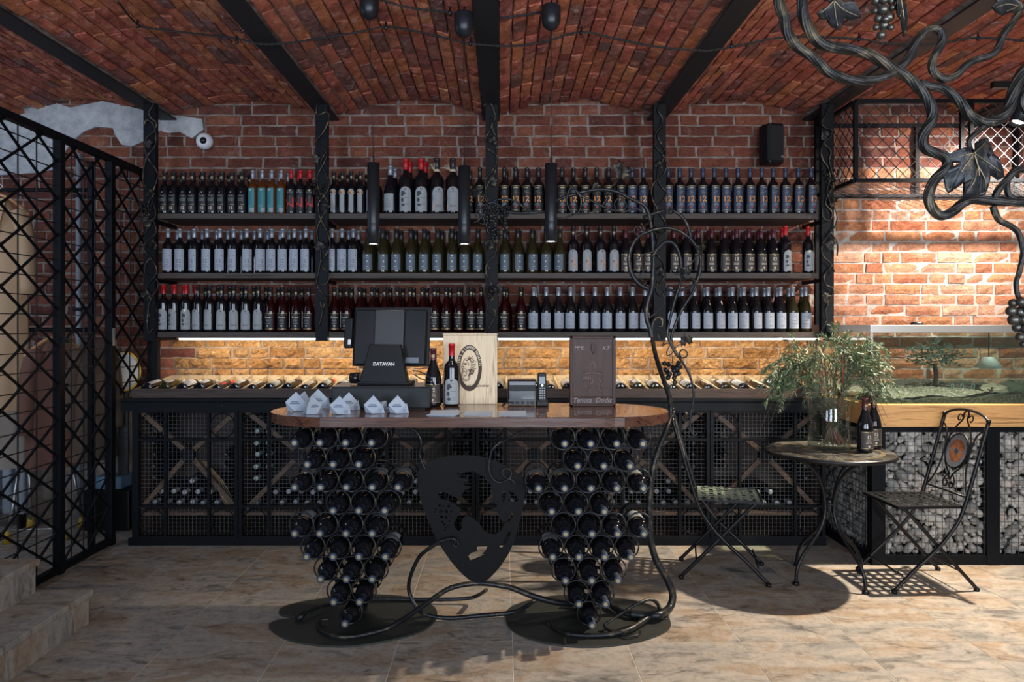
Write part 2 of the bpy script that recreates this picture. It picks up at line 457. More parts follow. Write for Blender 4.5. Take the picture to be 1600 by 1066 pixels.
wall = struct(MB().b2(-4.4, 4.9, YW+.004, YW+.2, 0, 3.1).obj('wall_back', MORTAR))
MB().b2(2.17, 4.85, YW+.0015, YW+.006, .93, 2.5).obj('spotlit_mortar_bed', mortar_mat('spotlit_tone_mortar', (.30,.25,.215), (.52,.46,.41)), wall)  # mortar coloured paler here to carry the spotlight on the right wall
rest = MB(); cand = []
CH = .0752
row = 0; z = .93+CH/2
while z < 3.02:
    x = -4.35+random.uniform(0, .12)
    while x < 4.7:
        st = random.random() < .62
        wd = .25 if st else .122
        rough = .93 < z < 1.33 and -2.4 < x < 2.1
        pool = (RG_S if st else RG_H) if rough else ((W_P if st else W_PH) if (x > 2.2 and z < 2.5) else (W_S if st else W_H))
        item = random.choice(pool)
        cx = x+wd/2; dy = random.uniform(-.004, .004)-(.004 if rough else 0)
        if abs(z-1.998) < .02 and cx > 2.2: dy += .012      # the recessed course on the right
        px = VX+cx*F/YW; py = VY-(z-CAMZ)*F/YW
        vis = 0
        if 120 < px < 1610 and py > 150:
            if z > 2.42 and px > 240: vis = 2.0
            if rough and z > .97 and z < 1.31: vis = 2.6
            if px > 1305 and z > 1.38: vis = 3.0
            if px > 1305 and z > 1.0 and z < 1.38: vis = 1.6
            vis *= (1.0 if st else .55)
        cand.append((vis+random.random()*.05, cx, dy, z, item))
        x += wd+.009
    z += CH; row += 1
cand.sort(key=lambda t: -t[0])
for k, (v, cx, dy, z, (me, vs, fs)) in enumerate(cand):
    zz = random.uniform(-.0015, .0015)
    if k < 300 and v > .3:
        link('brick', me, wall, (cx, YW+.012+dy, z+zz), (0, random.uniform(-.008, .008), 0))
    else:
        mi = {BR_ROUGH.name: 1, BR_LIT.name: 2}.get(me.materials[0].name, 0)
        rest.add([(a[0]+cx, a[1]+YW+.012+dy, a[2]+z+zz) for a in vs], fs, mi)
stuff(rest.obj('brickwork', [BR_WALL, BR_ROUGH, BR_LIT], wall, fix=False))
# lower wall, behind the cabinets
# white plaster left on the wall over the coat room
outl = [(-20,140),(60,152),(110,168),(160,158),(200,166),(240,176),(290,182),(315,186),(318,202),(300,216),(280,206),(262,208),(250,204),(236,212),(222,222),(205,229),(190,226),(182,214),(176,200),(150,198),(130,206),(112,222),(100,240),(98,262),(60,270),(-20,275)]
ob = []
for i, (a, b) in enumerate(outl):
    p = P(a, b, YW-.02); ob.append((p.x, p.z))
MB().prism(ob, YW-.022, YW+.006).obj('plaster_patch', PLASTER, wall)
w2 = struct(MB().b2(-4.5, -4.35, -2.2, YW, 0, 3.1).obj('wall_left', PLASTER))
w3 = struct(MB().b2(4.85, 5.0, -2.2, YW, 0, 3.1).obj('wall_right', PLASTER))
# front wall behind the camera, with its three window openings
wf = MB()
for (a, b) in ((-4.5, -3.0), (-1.4, -.4), (1.2, 2.2), (3.8, 5.0)): wf.b2(a, b, -2.3, -2.15, 0, 3.1)
for (a, b) in ((-3.0, -1.4), (-.4, 1.2), (2.2, 3.8)): wf.b2(a, b, -2.3, -2.15, 0, .6); wf.b2(a, b, -2.3, -2.15, 2.75, 3.1)
struct(wf.obj('wall_front', PLASTER))

# ---- vaulted brick ceiling between steel beams
BX = [-4.62, -3.5, -2.36, -1.21, -.07, 1.10, 2.20, 3.35, 4.9]
ZS, RISE = 2.862, .125
V_S = [brick_mesh(.062, .245, .05, .006, s+80, BR_VAULT, 2, 4) for s in range(8)]
V_H = [brick_mesh(.062, .12, .05, .006, s+100, BR_VAULT, 2, 2) for s in range(4)]
for bi in range(len(BX)-1):
    x0, x1 = BX[bi], BX[bi+1]; mid = (x0+x1)/2; hw = (x1-x0)/2
    f = lambda x: ZS+RISE*(1-((x-mid)/hw)**2)
    N = 16; mb = MB(); vs = []
    for yy in (-2.3, YW+.2):
        for i in range(N+1):
            x = x0+(x1-x0)*i/N; vs.append((x, yy, f(x)+.012))
        for i in range(N+1):
            x = x0+(x1-x0)*i/N; vs.append((x, yy, 3.15))
    K = 2*(N+1); fs = []
    for i in range(N):
        fs += [(i, i+1, K+i+1, K+i), (N+1+i, N+1+i+1, K+N+1+i+1, K+N+1+i), (i, i+1, N+2+i, N+1+i), (K+i, K+i+1, K+N+2+i, K+N+1+i)]
    fs += [(0, K, K+N+1, N+1), (N, N+N+1, K+2*N+1, K+N)]
    mb.add(vs, fs); vault = struct(mb.obj('ceiling', MORTAR_V))
    nc = int(round((x1-x0-.08)/.0735)); rest = MB(); cnt = 0
    for c in range(nc):
        x = x0+.05+(x1-x0-.10)*(c+.5)/nc
        sl = math.atan(-2*RISE*(x-mid)/hw**2)
        y = YW-random.uniform(0, .12)
        while y > 2.55:
            st = random.random() < .75; L = .245 if st else .12
            me, bv, bf = random.choice(V_S if st else V_H)
            cy = y-L/2
            # brick local: x across, z along, -y = face; face turned down, length along y
            rot = Euler((0, -sl, 0)).to_matrix() @ Matrix(((1,0,0),(0,0,1),(0,1,0)))
            zz = f(x)+.008+random.uniform(-.006, .005)
            px = VX+x*F/cy; py = VY-(zz-CAMZ)*F/cy
            # three-quarters of the faces turn downwards: mirror keeps the shared mesh
            if -60 < px < 1660 and py > -60:
                o = bpy.data.objects.new('brick', me); C.objects.link(o); o.parent = vault
                o.matrix_local = Matrix.Translation((x, cy, zz)) @ Euler((R(90), 0, 0)).to_matrix().to_4x4() if False else Matrix.Translation((x, cy, zz)) @ (Euler((0, -sl, 0)).to_matrix() @ Euler((R(90), 0, 0)).to_matrix()).to_4x4()
                cnt += 1
            else:
                q = Euler((0, -sl, 0)).to_matrix() @ Euler((R(90), 0, 0)).to_matrix()
                rest.add([q @ Vector(a)+Vector((x, cy, zz)) for a in bv], bf)
            y -= L+.009
    if rest.v: stuff(rest.obj('brickwork', BR_VAULT, vault, fix=False))
for i, bx in enumerate(BX[1:-1]):
    mb = MB(); mb.b2(bx-.06, bx+.06, -2.2, YW, ZS-.02, ZS-.008); mb.b2(bx-.006, bx+.006, -2.2, YW, ZS-.008, ZS+.1)
    struct(mb.obj('trim_%d' % (i+1), BEAM))

# ---- steps in the left corner, clad in the floor's stone
def step(x0, x1, y0, y1, z0, z1, name):
    s = empty(name, (0,0,0)); s['kind'] = 'structure'
    t = bevel(MB().b2(x0, x1+.02, y0, y1+.02, z1-.028, z1).obj('tread', TILE, s), .006, 2)
    MB().b2(x0, x1, y0, y1, z0, z1-.028).obj('core', GROUT, s)
    for k in range(7):
        yb = y1-.30*(k+1)-.0+.0; ya = y1-.30*k
        if k == 0: pass
        MB().b2(x1, x1+.008, max(yb+.002, y0), ya, z0, z1-.029).obj('riser_tile', TILE, s)
    for k in range(4):
        MB().b2(max(x0, x1-.4*(k+1)+.002), x1-.4*k, y1, y1+.008, z0, z1-.029).obj('riser_tile', TILE, s)
    return s
step(-3.2, -1.93, 1.1, 3.37, 0, .151, 'trim_11')
step(-3.2, -2.165, 1.1, 3.35, .151, .302, 'trim_12')
step(-3.2, -2.42, 1.1, 3.33, .302, .453, 'trim_13')

# ================================================================ GRILLE PARTITION (runs along the depth, x about -2.45)
GX = -2.47
g = empty('metal_grille', (GX, 3.1, 0), 0, 'black steel lattice partition on the left, with crossed bars and thin square wires', 'partition')
def gl(y): return y-3.1
ys = [3.06, 4.04, 4.57, 5.12]
zb = [0, 0, 0]
mb = MB()
MB().b2(-.02, .02, gl(2.9), gl(5.13), 2.42, 2.46).obj('top_rail', STEEL, g)
MB().b2(-.02, .02, gl(3.39), gl(4.6), .012, .045).obj('bottom_rail', STEEL, g)
for y in (3.40, 4.04, 4.57): 
    MB().b2(-.022, .022, gl(y)-.022, gl(y)+.022, .0, 2.42).obj('upright', STEEL, g)
MB().b2(-.022, .022, gl(5.11)-.02, gl(5.11)+.02, .94, 2.42).obj('upright', STEEL, g)
def clip_seg(y0, y1, z0, z1, a, b):
    # Liang-Barsky
    dx = b[0]-a[0]; dz = b[1]-a[1]; t0, t1 = 0, 1
    for p, q in ((-dx, a[0]-y0), (dx, y1-a[0]), (-dz, a[1]-z0), (dz, z1-a[1])):
        if abs(p) < 1e-9:
            if q < 0: return None
        else:
            t = q/p
            if p < 0: t0 = max(t0, t)
            else: t1 = min(t1, t)
    if t0 >= t1: return None
    return (a[0]+dx*t0, a[1]+dz*t0), (a[0]+dx*t1, a[1]+dz*t1)
wires = MB()
HP = .205; WP = .255           # diamond height / width
for (ya, yb, z0) in ((2.9, 3.38, .46), (3.42, 4.02, .045), (4.06, 4.55, .045), (4.59, 5.09, .94)):
    n = max(2, round((yb-ya)/WP)); wp = (yb-ya)/n
    k = -40
    slope = HP/wp
    for sgn in (1, -1):
        for k in range(-14, 26):
            zc = .05+k*HP
            a = (ya, zc); b = (yb, zc+sgn*slope*(yb-ya))
            s = clip_seg(ya, yb, z0, 2.42, a, b)
            if s and (abs(s[0][0]-s[1][0]) > .03):
                xo = .007*sgn
                MB().bar((xo, gl(s[0][0]), s[0][1]), (xo, gl(s[1][0]), s[1][1]), .0105, .0105, 0, (1,0,0)).obj('lattice_bar', STEEL, g, fix=False)
    m = int(round((yb-ya)/(wp/2)))
    for i in range(1, m):
        y = ya+(yb-ya)*i/m; wires.bar((-.016, gl(y), z0), (-.016, gl(y), 2.42), .0055, .0055)
    z = z0+.07
    while z < 2.42:
        wires.bar((-.020, gl(ya), z), (-.020, gl(yb), z), .0055, .0055); z += HP/2
stuff(wires.obj('wire_grid', WIRE_D, g, fix=False))
MB().box((.03, gl(4.04), 1.30), (.03, .035, .03)).cyl((.05, gl(4.04), 1.30), .008, .05, 10, 0, 'x').obj('latch', IRON, g)
MB().b2(.018, .026, gl(4.57)-.012, gl(4.57)+.012, 1.26, 1.37).obj('hinge', CHROME, g)

# ================================================================ LEAVES, GRAPES (shared by all the ironwork)
def leaf_mesh(mb, c, s, rot, mi=0, cup=.15):
    """lobed vine leaf, slightly cupped, with raised veins; s = half width"""
    lob = [(0,-.15),(.28,-.62),(.50,-.42),(.80,-.52),(.72,-.12),(1.0,.18),(.66,.30),(.62,.62),(.36,.52),(.18,.78),(0,1.15),(-.18,.78),(-.36,.52),(-.62,.62),(-.66,.30),(-1.0,.18),(-.72,-.12),(-.80,-.52),(-.50,-.42),(-.28,-.62)]
    c = Vector(c); vs = []
    def h(x, y): return cup*s*(x*x+y*y)+.06*s*math.sin(5*x+3*y)
    n = len(lob)
    for sgn in (1, -1):
        vs.append((0, .1*s, sgn*.02*s))
        for (x, y) in lob: vs.append((x*s*.55, y*s*.55, h(x*.55, y*.55)+sgn*.02*s))
        for (x, y) in lob: vs.append((x*s, y*s, h(x, y)+sgn*.012*s))
    M = 2*n+1; fs = []
    for q in range(2):
        o = q*M
        for i in range(n):
            j = (i+1) % n
            fs.append((o, o+1+i, o+1+j)); fs.append((o+1+i, o+1+n+i, o+1+n+j, o+1+j))
    for i in range(n):
        j = (i+1) % n; fs.append((1+n+i, M+1+n+i, M+1+n+j, 1+n+j))
    vs = [rot @ Vector(v)+c for v in vs]
    mb.add(vs, fs, mi, True)
    for (x, y) in ((0,1.0),(.85,.15),(-.85,.15),(.62,-.42),(-.62,-.42)):
        pts = [rot @ Vector((x*s*t, y*s*t, h(x*t, y*t)+.03*s))+c for t in (0, .35, .7, .95)]
        mb.tube(pts, [.035*s, .028*s, .02*s, .01*s], 4, mi)
    return mb
def face_cam(yaw=0, pitch=0, roll=0):
    return (Euler((R(90)+pitch, 0, yaw)).to_matrix() @ Euler((0, 0, roll)).to_matrix())
def grapes(mb, c, wd, h, r, n, mi=0, seed=1, dep=None):
    rs = random.Random(seed); c = Vector(c); pts = []
    dep = dep or wd
    for k in range(n*30):
        if len(pts) >= n: break
        t = rs.random()**1.2; rr = (1-t)**.7*.5+.08
        a = rs.uniform(0, 2*PI)
        p = c+Vector((wd*rr*math.cos(a), dep*rr*math.sin(a), h/2-h*t))
        if all((p-q).length > r*1.25 for q in pts): pts.append(p)
    for p in pts: mb.ball(p, r*rs.uniform(.9, 1.1), 8, 5, mi)
    return mb

# ================================================================ SHELVING ON THE WALL
YP = 4.78
PX = [-2.315, -1.182, -.063, 1.045, 2.150]
SZ = [2.129, 1.734, 1.343]
SD0, SD1 = 4.79, 5.14
sh = empty('wall_shelving', (0, 4.95, 0), 0, 'black steel wall shelving on five posts wound with forged vines, holding three tiers of wine', 'shelving')
def rel(o, root): 
    o.parent = root; o.matrix_parent_inverse = Matrix.Translation(root.location).inverted(); return o
def relx(o, root):
    o.parent = root; o.location = Vector(o.location)-Vector(root.location); return o
for i, x in enumerate(PX):
    relx(MB().b2(x-.04, x+.04, YP-.02, YP+.02, 1.285, ZS-.01).obj('post', STEEL, None, fix=False), sh)
relx(MB().b2(PX[0]+.0, PX[0]+.035, YP+.02, YP+.06, .99, 1.30).obj('post_foot', STEEL), sh)
for zi, z in enumerate(SZ):
    for b in range(4):
        xa, xb = PX[b]+.041, PX[b+1]-.041
        if b == 3: xb = PX[4]-.05
        relx(MB().b2(xa, xb, SD0, SD1, z-.034, z).obj('shelf_board', W_SHELF), sh)
    for x in PX:
        relx(MB().b2(x-.012, x+.012, YP+.02, SD1, z-.058, z-.034).obj('shelf_bracket', STEEL, fix=False), sh)
# thin far upright at the right end
relx(MB().b2(2.21, 2.235, 5.08, 5.11, 1.30, 2.83).obj('rear_upright', STEEL), sh)

VY_ = YP-.032
def post_vine(px_pts_list, leaves, gr, seed):
    for pts in px_pts_list:
        pp = spline([P(a, b, VY_-.004*(i % 2)) for i, (a, b) in enumerate(pts)], 5)
        relx(MB().tube(pp, taper(len(pp), .0062, .0045), 6).obj('vine', IRON_G, None, fix=False), sh)
    rs = random.Random(seed)
    for (a, b, s) in leaves:
        m = MB(); leaf_mesh(m, (0,0,0), s*VY_/F, face_cam(rs.uniform(-.3,.3), rs.uniform(-.2,.2), rs.uniform(-1.5,1.5)))
        relx(m.obj('leaf', IRON_G, None, P(a, b, VY_-.015), fix=False), sh)
    for (a, b, ww, hh) in gr:
        m = MB(); grapes(m, (0,0,0), ww*VY_/F, hh*VY_/F, .0085, 26, seed=seed, dep=.03)
        relx(m.obj('grape_cluster', IRON_G, None, P(a, b, VY_-.018), fix=False), sh)
# post 1
post_vine([[(240,163),(233,175),(236,184),(244,192),(241,205),(230,214),(226,228),(231,247),(242,262),(246,276),(240,296),(233,315),(232,330),(240,345),(244,362),(236,372),(227,380),(226,392),(234,402),(243,415),(244,428),(236,438),(228,450),(231,470)],
           [(226,196),(228,188),(238,192),(243,205),(242,228),(229,246),(224,268),(224,285),(232,300),(240,320),(243,338),(233,352),(226,368)],
           [(236,402),(228,412),(226,425),(233,432),(245,438),(246,450),(236,466),(232,480),(233,493),(240,500),(239,492),(234,492)],
           [(232,478),(230,500),(232,520),(238,514)]],
          [(233,225,9),(234,303,10),(228,347,11),(238,383,11),(228,461,10)], [(228,330,16,26)], 1)
# post 2 (px about 504)
def zz7(pts): return [(480+a/2.8, 150+b/2.805) for a, b in pts]
post_vine([zz7([(50,30),(40,50),(45,85),(85,70),(95,100),(70,160),(40,195),(60,220),(85,250),(70,300),(45,350),(50,410),(75,440),(90,480),(60,540),(42,590),(50,640),(60,700),(50,770),(42,820),(60,860),(85,890),(80,920)]),
           zz7([(85,240),(60,290),(80,340),(95,390),(80,430),(50,470),(55,530),(85,590),(100,650),(80,700),(60,740),(95,780),(85,820),(48,830)]),
           zz7([(60,915),(68,930),(75,915),(68,900),(58,905),(58,920)]), zz7([(72,915),(66,950),(60,980),(50,1010)])],
          [(493,248,9),(508,325,11),(500,385,11)], [(496,299,16,24)], 2)
# post 3 (px about 768)
def zz6(pts): return [(740+a/2.8, 150+b/2.805) for a, b in pts]
post_vine([zz6([(45,45),(60,30),(80,40),(90,70),(95,95),(70,150),(50,195),(60,230),(90,250),(105,280),(80,330),(52,370),(55,430),(65,500),(55,560),(70,610),(100,650),(90,700),(60,730),(70,760)]),
           zz6([(75,95),(85,150),(100,200),(95,330),(60,390),(50,450),(90,500),(105,540)]),
           zz6([(105,690),(60,730),(55,780),(80,830),(95,870),(60,920),(70,950),(90,965),(95,945),(85,935)]), zz6([(90,965),(80,990),(60,1030)])],
          [(770,220,9),(770,283,10),(763,382,11),(777,452,10)], [(766,458,10,18)], 3)
# post 4 (px about 1030)
post_vine([[(1034,162),(1028,172),(1035,185),(1032,198),(1025,208),(1024,228),(1034,240),(1042,257),(1036,273),(1022,285),(1018,300),(1022,318),(1034,330)],
           [(1035,200),(1028,212),(1034,226),(1040,240),(1030,262),(1028,280),(1036,295),(1042,302),(1034,316),(1026,325),(1038,345),(1041,360),(1030,372),(1026,395),(1036,410),(1038,432),(1028,450),(1032,462)],
           [(1028,440),(1026,455),(1034,463),(1037,455)]],
          [(1029,258,9),(1031,425,10)], [(1028,365,10,20)], 4)
# post 5 (px about 1291)
post_vine([[(1296,165),(1290,180),(1284,192),(1290,200),(1300,203),(1297,215),(1288,222),(1283,236),(1286,250),(1294,262),(1297,280),(1292,300),(1300,318),(1308,338),(1304,355),(1292,370),(1284,385),(1286,400),(1298,412),(1304,425)],
           [(1287,225),(1298,236),(1296,252),(1300,268),(1304,285),(1294,305),(1290,318),(1300,332),(1296,345),(1286,340),(1285,325)],
           [(1300,415),(1288,430),(1290,445),(1302,452),(1296,470),(1290,485),(1292,500),(1288,505)],
           [(1296,360),(1308,380),(1308,400)]],
          [(1290,212,10),(1302,316,10),(1298,383,11),(1290,466,10)], [(1300,280,20,26)], 5)

# LED strips under the lowest shelf
for b in range(4):
    xa, xb = PX[b]+(.17 if b == 0 else .04), PX[b+1]-.0
    if b == 1: xb = -.35
    if b == 2: xa = -.02
    o = MB().b2(xa, xb, 4.815, 4.835, 1.292, 1.302).b2(xa, xb, 4.810, 4.840, 1.302, 1.309, 1).obj('led_strip', [LEDM, STEEL])
    tag(o, 'glowing LED strip under the lowest wine shelf, %s shelf bay from the left' % ordn(b+1), 'light', 'LED strips under the lowest shelf')
    l = area('led_light', ((xa+xb)/2, 4.83, 1.285), ((xa+xb)/2, 5.10, 1.0), xb-xa, .03, 4.4, (1, .80, .52))
    l.parent = o; l.matrix_parent_inverse = Matrix()

# ================================================================ BOTTLES
def prof_bord(r, h):
    return [(0,.004),(r*.8,.0),(r*.97,.004),(r,.012),(r,h*.60),(r*.97,h*.635),(r*.85,h*.67),(r*.62,h*.70),(r*.44,h*.725),(r*.385,h*.76),(r*.37,h*.80)], r*.385
def prof_burg(r, h):
    return [(0,.004),(r*.8,.0),(r*.97,.004),(r,.012),(r,h*.44),(r*.97,h*.50),(r*.88,h*.56),(r*.74,h*.62),(r*.58,h*.68),(r*.46,h*.735),(r*.39,h*.78),(r*.365,h*.80)], r*.385
def glass_mesh(kind, r, h, gm, n=18):
    pr, nr = (prof_bord if kind == 'bord' else prof_burg)(r, h)
    mb = MB(); mb.lathe(pr+[(nr*.93, h*.97), (0, h*.985)], n)
    return mb.mesh('wine_bottle', gm), nr
def cap_mesh(nr, h, z0, cm, emb=None, wide=1.0, n=14):
    mb = MB(); q = nr*1.06*wide
    mb.lathe([(q, z0), (q*.98, z0+.01), (q*.94, h*.955), (q*1.06, h*.958), (q*1.06, h*.985), (q*.9, h), (0, h+.0005)], n)
    mats = [cm]
    if emb:
        mats.append(emb)
        mb.lathe([(q+.0006, z0+.012), (q+.0006, z0+.026)], 6, 1, a0=-PI*.66, a1=-PI*.34)
    return mb.mesh('capsule', mats)
def wrap(mb, pts2, faces, r, mi):
    mb.add([(r*math.sin(x/r), -r*math.cos(x/r), z) for (x, z) in pts2], faces, mi, True)
def label_mesh(r, items):
    mb = MB(); lay = 0
    for it in items:
        k = it[0]; lay += 1; rr = r+.0005+.0003*lay
        if k == 'rect':
            _, x0, x1, z0, z1, c = it; n = max(1, int(abs(x1-x0)/.008)); pts = []
            for i in range(n+1):
                x = x0+(x1-x0)*i/n; pts += [(x, z0), (x, z1)]
            wrap(mb, pts, [(2*i, 2*i+2, 2*i+3, 2*i+1) for i in range(n)], rr, LI[c])
        elif k == 'arch':
            _, w_, z0, z1, c = it; n = 14; pts = []
            for i in range(n+1):
                x = -w_+2*w_*i/n; zt = z1-w_*.9+w_*.9*math.sqrt(max(0, 1-(x/w_)**2)); pts += [(x, z0), (x, zt)]
            wrap(mb, pts, [(2*i, 2*i+2, 2*i+3, 2*i+1) for i in range(n)], rr, LI[c])
        elif k == 'disc':
            _, x, z, q, c = it[:5]; qz = it[5] if len(it) > 5 else q; n = 12
            pts = [(x, z)]+[(x+q*math.cos(2*PI*i/n), z+qz*math.sin(2*PI*i/n)) for i in range(n)]
            wrap(mb, pts, [(0, 1+i, 1+(i+1) % n) for i in range(n)], rr, LI[c])
        elif k == 'poly':
            _, p, c = it
            tri = tessellate_polygon([[Vector((a, b, 0)) for a, b in p]])
            wrap(mb, p, [tuple(t) for t in tri], rr, LI[c])
        elif k == 'text':
            _, s, x, z, size, c = it[:6]
            g = text_geo(s, size, bold=it[6] if len(it) > 6 else 0.0)
            wrap(mb, [(a[0]+x, a[1]+z) for a in g[0]], g[1], rr, LI[c])
        elif k == 'lines':
            _, x0, x1, z0, z1, n, c = it
            rs = random.Random(int(z0*1e4)+n)
            for i in range(n):
                z = z0+(z1-z0)*(i+.5)/n; ww = (x1-x0)/2*rs.uniform(.5, 1); m = (x0+x1)/2
                t = (z1-z0)/n*.28
                q = max(1, int(ww*2/.01)); pts = []
                for j in range(q+1):
                    x = m-ww+2*ww*j/q; pts += [(x, z-t/2), (x, z+t/2)]
                wrap(mb, pts, [(2*j, 2*j+2, 2*j+3, 2*j+1) for j in range(q)], rr, LI[c])
        elif k == 'shield':
            _, x, z, q, c = it
            p = [(x-q, z+q), (x+q, z+q), (x+q*.9, z-q*.2), (x, z-q*1.3), (x-q*.9, z-q*.2)]
            wrap(mb, p, [(0, 1, 2, 3, 4)], rr, LI[c])
    return mb.mesh('label', LMATS)
def lady(z, s, c='ink'):
    return [('disc', -.010*s, z+.030*s, .009*s, c, .008*s), ('disc', -.004*s, z+.026*s, .006*s, c), ('disc', -.013*s, z+.020*s, .006*s, c), ('disc', -.013*s, z-.002*s, .006*s, c, .010*s),
            ('lines', -.008*s, .024*s, z+.004*s, z+.012*s, 1, 'dk'), ('disc', -.010*s, z-.024*s, .008*s, c, .006*s), ('lines', -.004*s, .024*s, z-.030*s, z-.014*s, 3, 'dk')]
KIND = {}
def kind(name, shape, r, h, gm, cm, items, emb=None, capz=.80, wide=1.0, n=18):
    g, nr = glass_mesh(shape, r, h, gm, n)
    c = cap_mesh(nr, h, h*capz, cm, emb, wide)
    l = label_mesh(r, items)
    KIND[name] = (g, l, c, r, h)
kind('black12', 'bord', .0335, .287, G_DARK, C_BLACK, [('rect',-.026,.026,.02,.13,'black'), ('shield',0,.145,.004,'grey'), ('lines',-.016,.016,.118,.132,2,'grey'), ('lines',-.022,.022,.086,.108,4,'grey'),
     ('rect',-.006,.024,.062,.0635,'gold'), ('text','12',0,.032,.027,'cream',.0006), ('lines',-.014,.014,.018,.026,1,'dk')], C_GOLD, .79, 1.25)
kind('teal', 'bord', .0315, .300, G_AMBER, C_SILVER, [('rect',-.028,.028,.012,.175,'teal'), ('disc',0,.163,.006,'cream'), ('lines',-.014,.014,.05,.062,2,'cream'), ('rect',-.002,.026,.016,.042,'grey'), ('lines',-.004,.004,.08,.14,5,'dk')])
kind('redcity', 'bord', .0325, .300, G_DARK, C_RED, [('rect',-.029,.029,.015,.165,'black'), ('shield',0,.157,.006,'gold'), ('lines',-.022,.022,.143,.150,1,'grey'),
     ('poly',[(-.028,.042),(-.022,.036),(-.016,.06),(-.008,.064),(.004,.056),(.012,.048),(.026,.046),(.026,.062),(.012,.062),(.002,.072),(-.008,.078),(-.016,.074),(-.022,.052)],'red'),
     ('rect',.016,.026,.062,.112,'red'), ('disc',-.022,.092,.004,'red',.012), ('lines',-.004,.004,.08,.12,5,'grey')])
kind('keyhole', 'bord', .0325, .288, G_DARK, C_BLACK, [('disc',0,.145,.022,'grey',.024), ('rect',-.016,.016,.015,.14,'grey'), ('disc',.002,.146,.011,'orange',.012), ('disc',-.004,.140,.006,'dk'), ('lines',-.004,.006,.03,.10,8,'peach')], C_GOLD)
kind('white_low', 'burg', .043, .330, G_DARK, C_SILVER, [('rect',-.042,.042,.022,.135,'grey'), ('lines',-.012,.012,.118,.126,1,'dk'), ('text','2',0,.085,.026,'dk',.0005), ('lines',-.026,.026,.040,.075,5,'dk'), ('disc',.018,.088,.002,'ink')])
kind('magnum_lady', 'bord', .048, .375, G_DARK, C_RED, [('arch',.044,.018,.180,'grey'), ('shield',0,.165,.008,'ink')]+lady(.095,1.5), None, .80)
kind('magnum_wave', 'bord', .048, .378, G_DARK, C_BLACK, [('arch',.044,.018,.180,'grey'), ('shield',0,.165,.008,'ink'), ('lines',-.026,.026,.140,.150,1,'dk'),
     ('poly',[(-.043,.085),(-.02,.098),(.01,.102),(.043,.094),(.043,.118),(.01,.132),(-.02,.132),(-.043,.124)],'dk'),
     ('poly',[(-.043,.062),(-.02,.060),(.02,.050),(.043,.040),(.043,.022),(-.043,.022)],'peach'), ('text','ERGA',0,.046,.017,'ink')], None, .80)
kind('orange12', 'bord', .0365, .315, G_DARK, C_BLACK, [('rect',-.033,.033,.015,.188,'black'), ('rect',-.033,.033,.186,.188,'gold'), ('lines',-.026,.026,.168,.180,1,'gold'), ('rect',-.033,.033,.140,.1415,'gold'), ('lines',-.02,.02,.146,.158,1,'grey'),
     ('text','12',0,.083,.053,'orange',.0012), ('lines',-.020,.020,.052,.076,3,'grey'), ('shield',0,.045,.005,'red'), ('rect',-.033,.033,.026,.028,'gold')])
kind('blue12', 'bord', .0365, .312, G_DARK, C_BLUE, [('rect',-.033,.033,.015,.188,'blue'), ('rect',-.033,.033,.186,.188,'gold'), ('lines',-.026,.026,.168,.180,1,'gold'), ('rect',-.033,.033,.140,.1415,'gold'), ('lines',-.02,.02,.146,.158,1,'grey'),
     ('text','12',0,.083,.053,'orange',.0012), ('lines',-.020,.020,.052,.076,3,'grey'), ('shield',0,.045,.005,'red'), ('rect',-.033,.033,.026,.028,'gold')])
kind('white12', 'bord', .0365, .302, G_DARK, C_SILVER, [('rect',-.035,.035,.020,.162,'white'), ('lines',-.018,.018,.145,.153,1,'dk'), ('lines',-.016,.016,.110,.135,3,'grey'), ('disc',.022,.118,.0025,'ink'),
     ('text','12',0,.070,.034,'dk',.0004), ('lines',-.024,.024,.030,.062,3,'dk')])
kind('slate', 'burg', .0415, .300, G_GREEN, C_BLACK, [('rect',-.034,.034,.022,.128,'slate'), ('shield',0,.117,.006,'cream'), ('lines',-.022,.022,.100,.106,1,'grey'), ('rect',-.003,.005,.072,.084,'cream'), ('lines',-.012,.012,.040,.050,1,'cream'), ('lines',-.026,.026,.026,.036,2,'grey')])
kind('art', 'bord', .0375, .318, G_DARK, C_BLACK, [('arch',.035,.018,.158,'grey'), ('shield',0,.147,.005,'ink'), ('disc',.002,.092,.010,'peach',.012), ('disc',.008,.066,.012,'peach',.016), ('disc',-.006,.080,.006,'dk',.010), ('disc',.018,.046,.008,'orange',.005), ('disc',.012,.060,.004,'dk')], C_GOLD)
kind('dark12', 'burg', .0395, .300, G_DARK, C_MAROON, [('rect',-.037,.037,.018,.128,'brown'), ('rect',-.037,.037,.126,.128,'gold'), ('lines',-.010,.010,.115,.122,1,'gold'), ('text','12',0,.085,.030,'cream',.0008), ('lines',-.025,.025,.055,.078,3,'cream'), ('shield',0,.036,.007,'cream'), ('rect',-.037,.037,.024,.026,'gold')])
kind('lady', 'bord', .0375, .320, G_DARK, C_RED, [('arch',.035,.018,.155,'grey'), ('shield',0,.145,.006,'gold')]+lady(.080,1.15))
kind('wave', 'bord', .0365, .310, G_DARK, C_BLACK, [('arch',.034,.018,.150,'grey'), ('shield',0,.138,.005,'ink'), ('lines',-.022,.022,.118,.126,1,'dk'),
     ('poly',[(-.034,.070),(0,.080),(.034,.074),(.034,.095),(0,.108),(-.034,.104)],'dk'), ('poly',[(-.034,.062),(0,.056),(.034,.045),(.034,.024),(-.034,.024)],'peach'), ('text','ERGA',0,.040,.014,'ink')], C_GOLD)
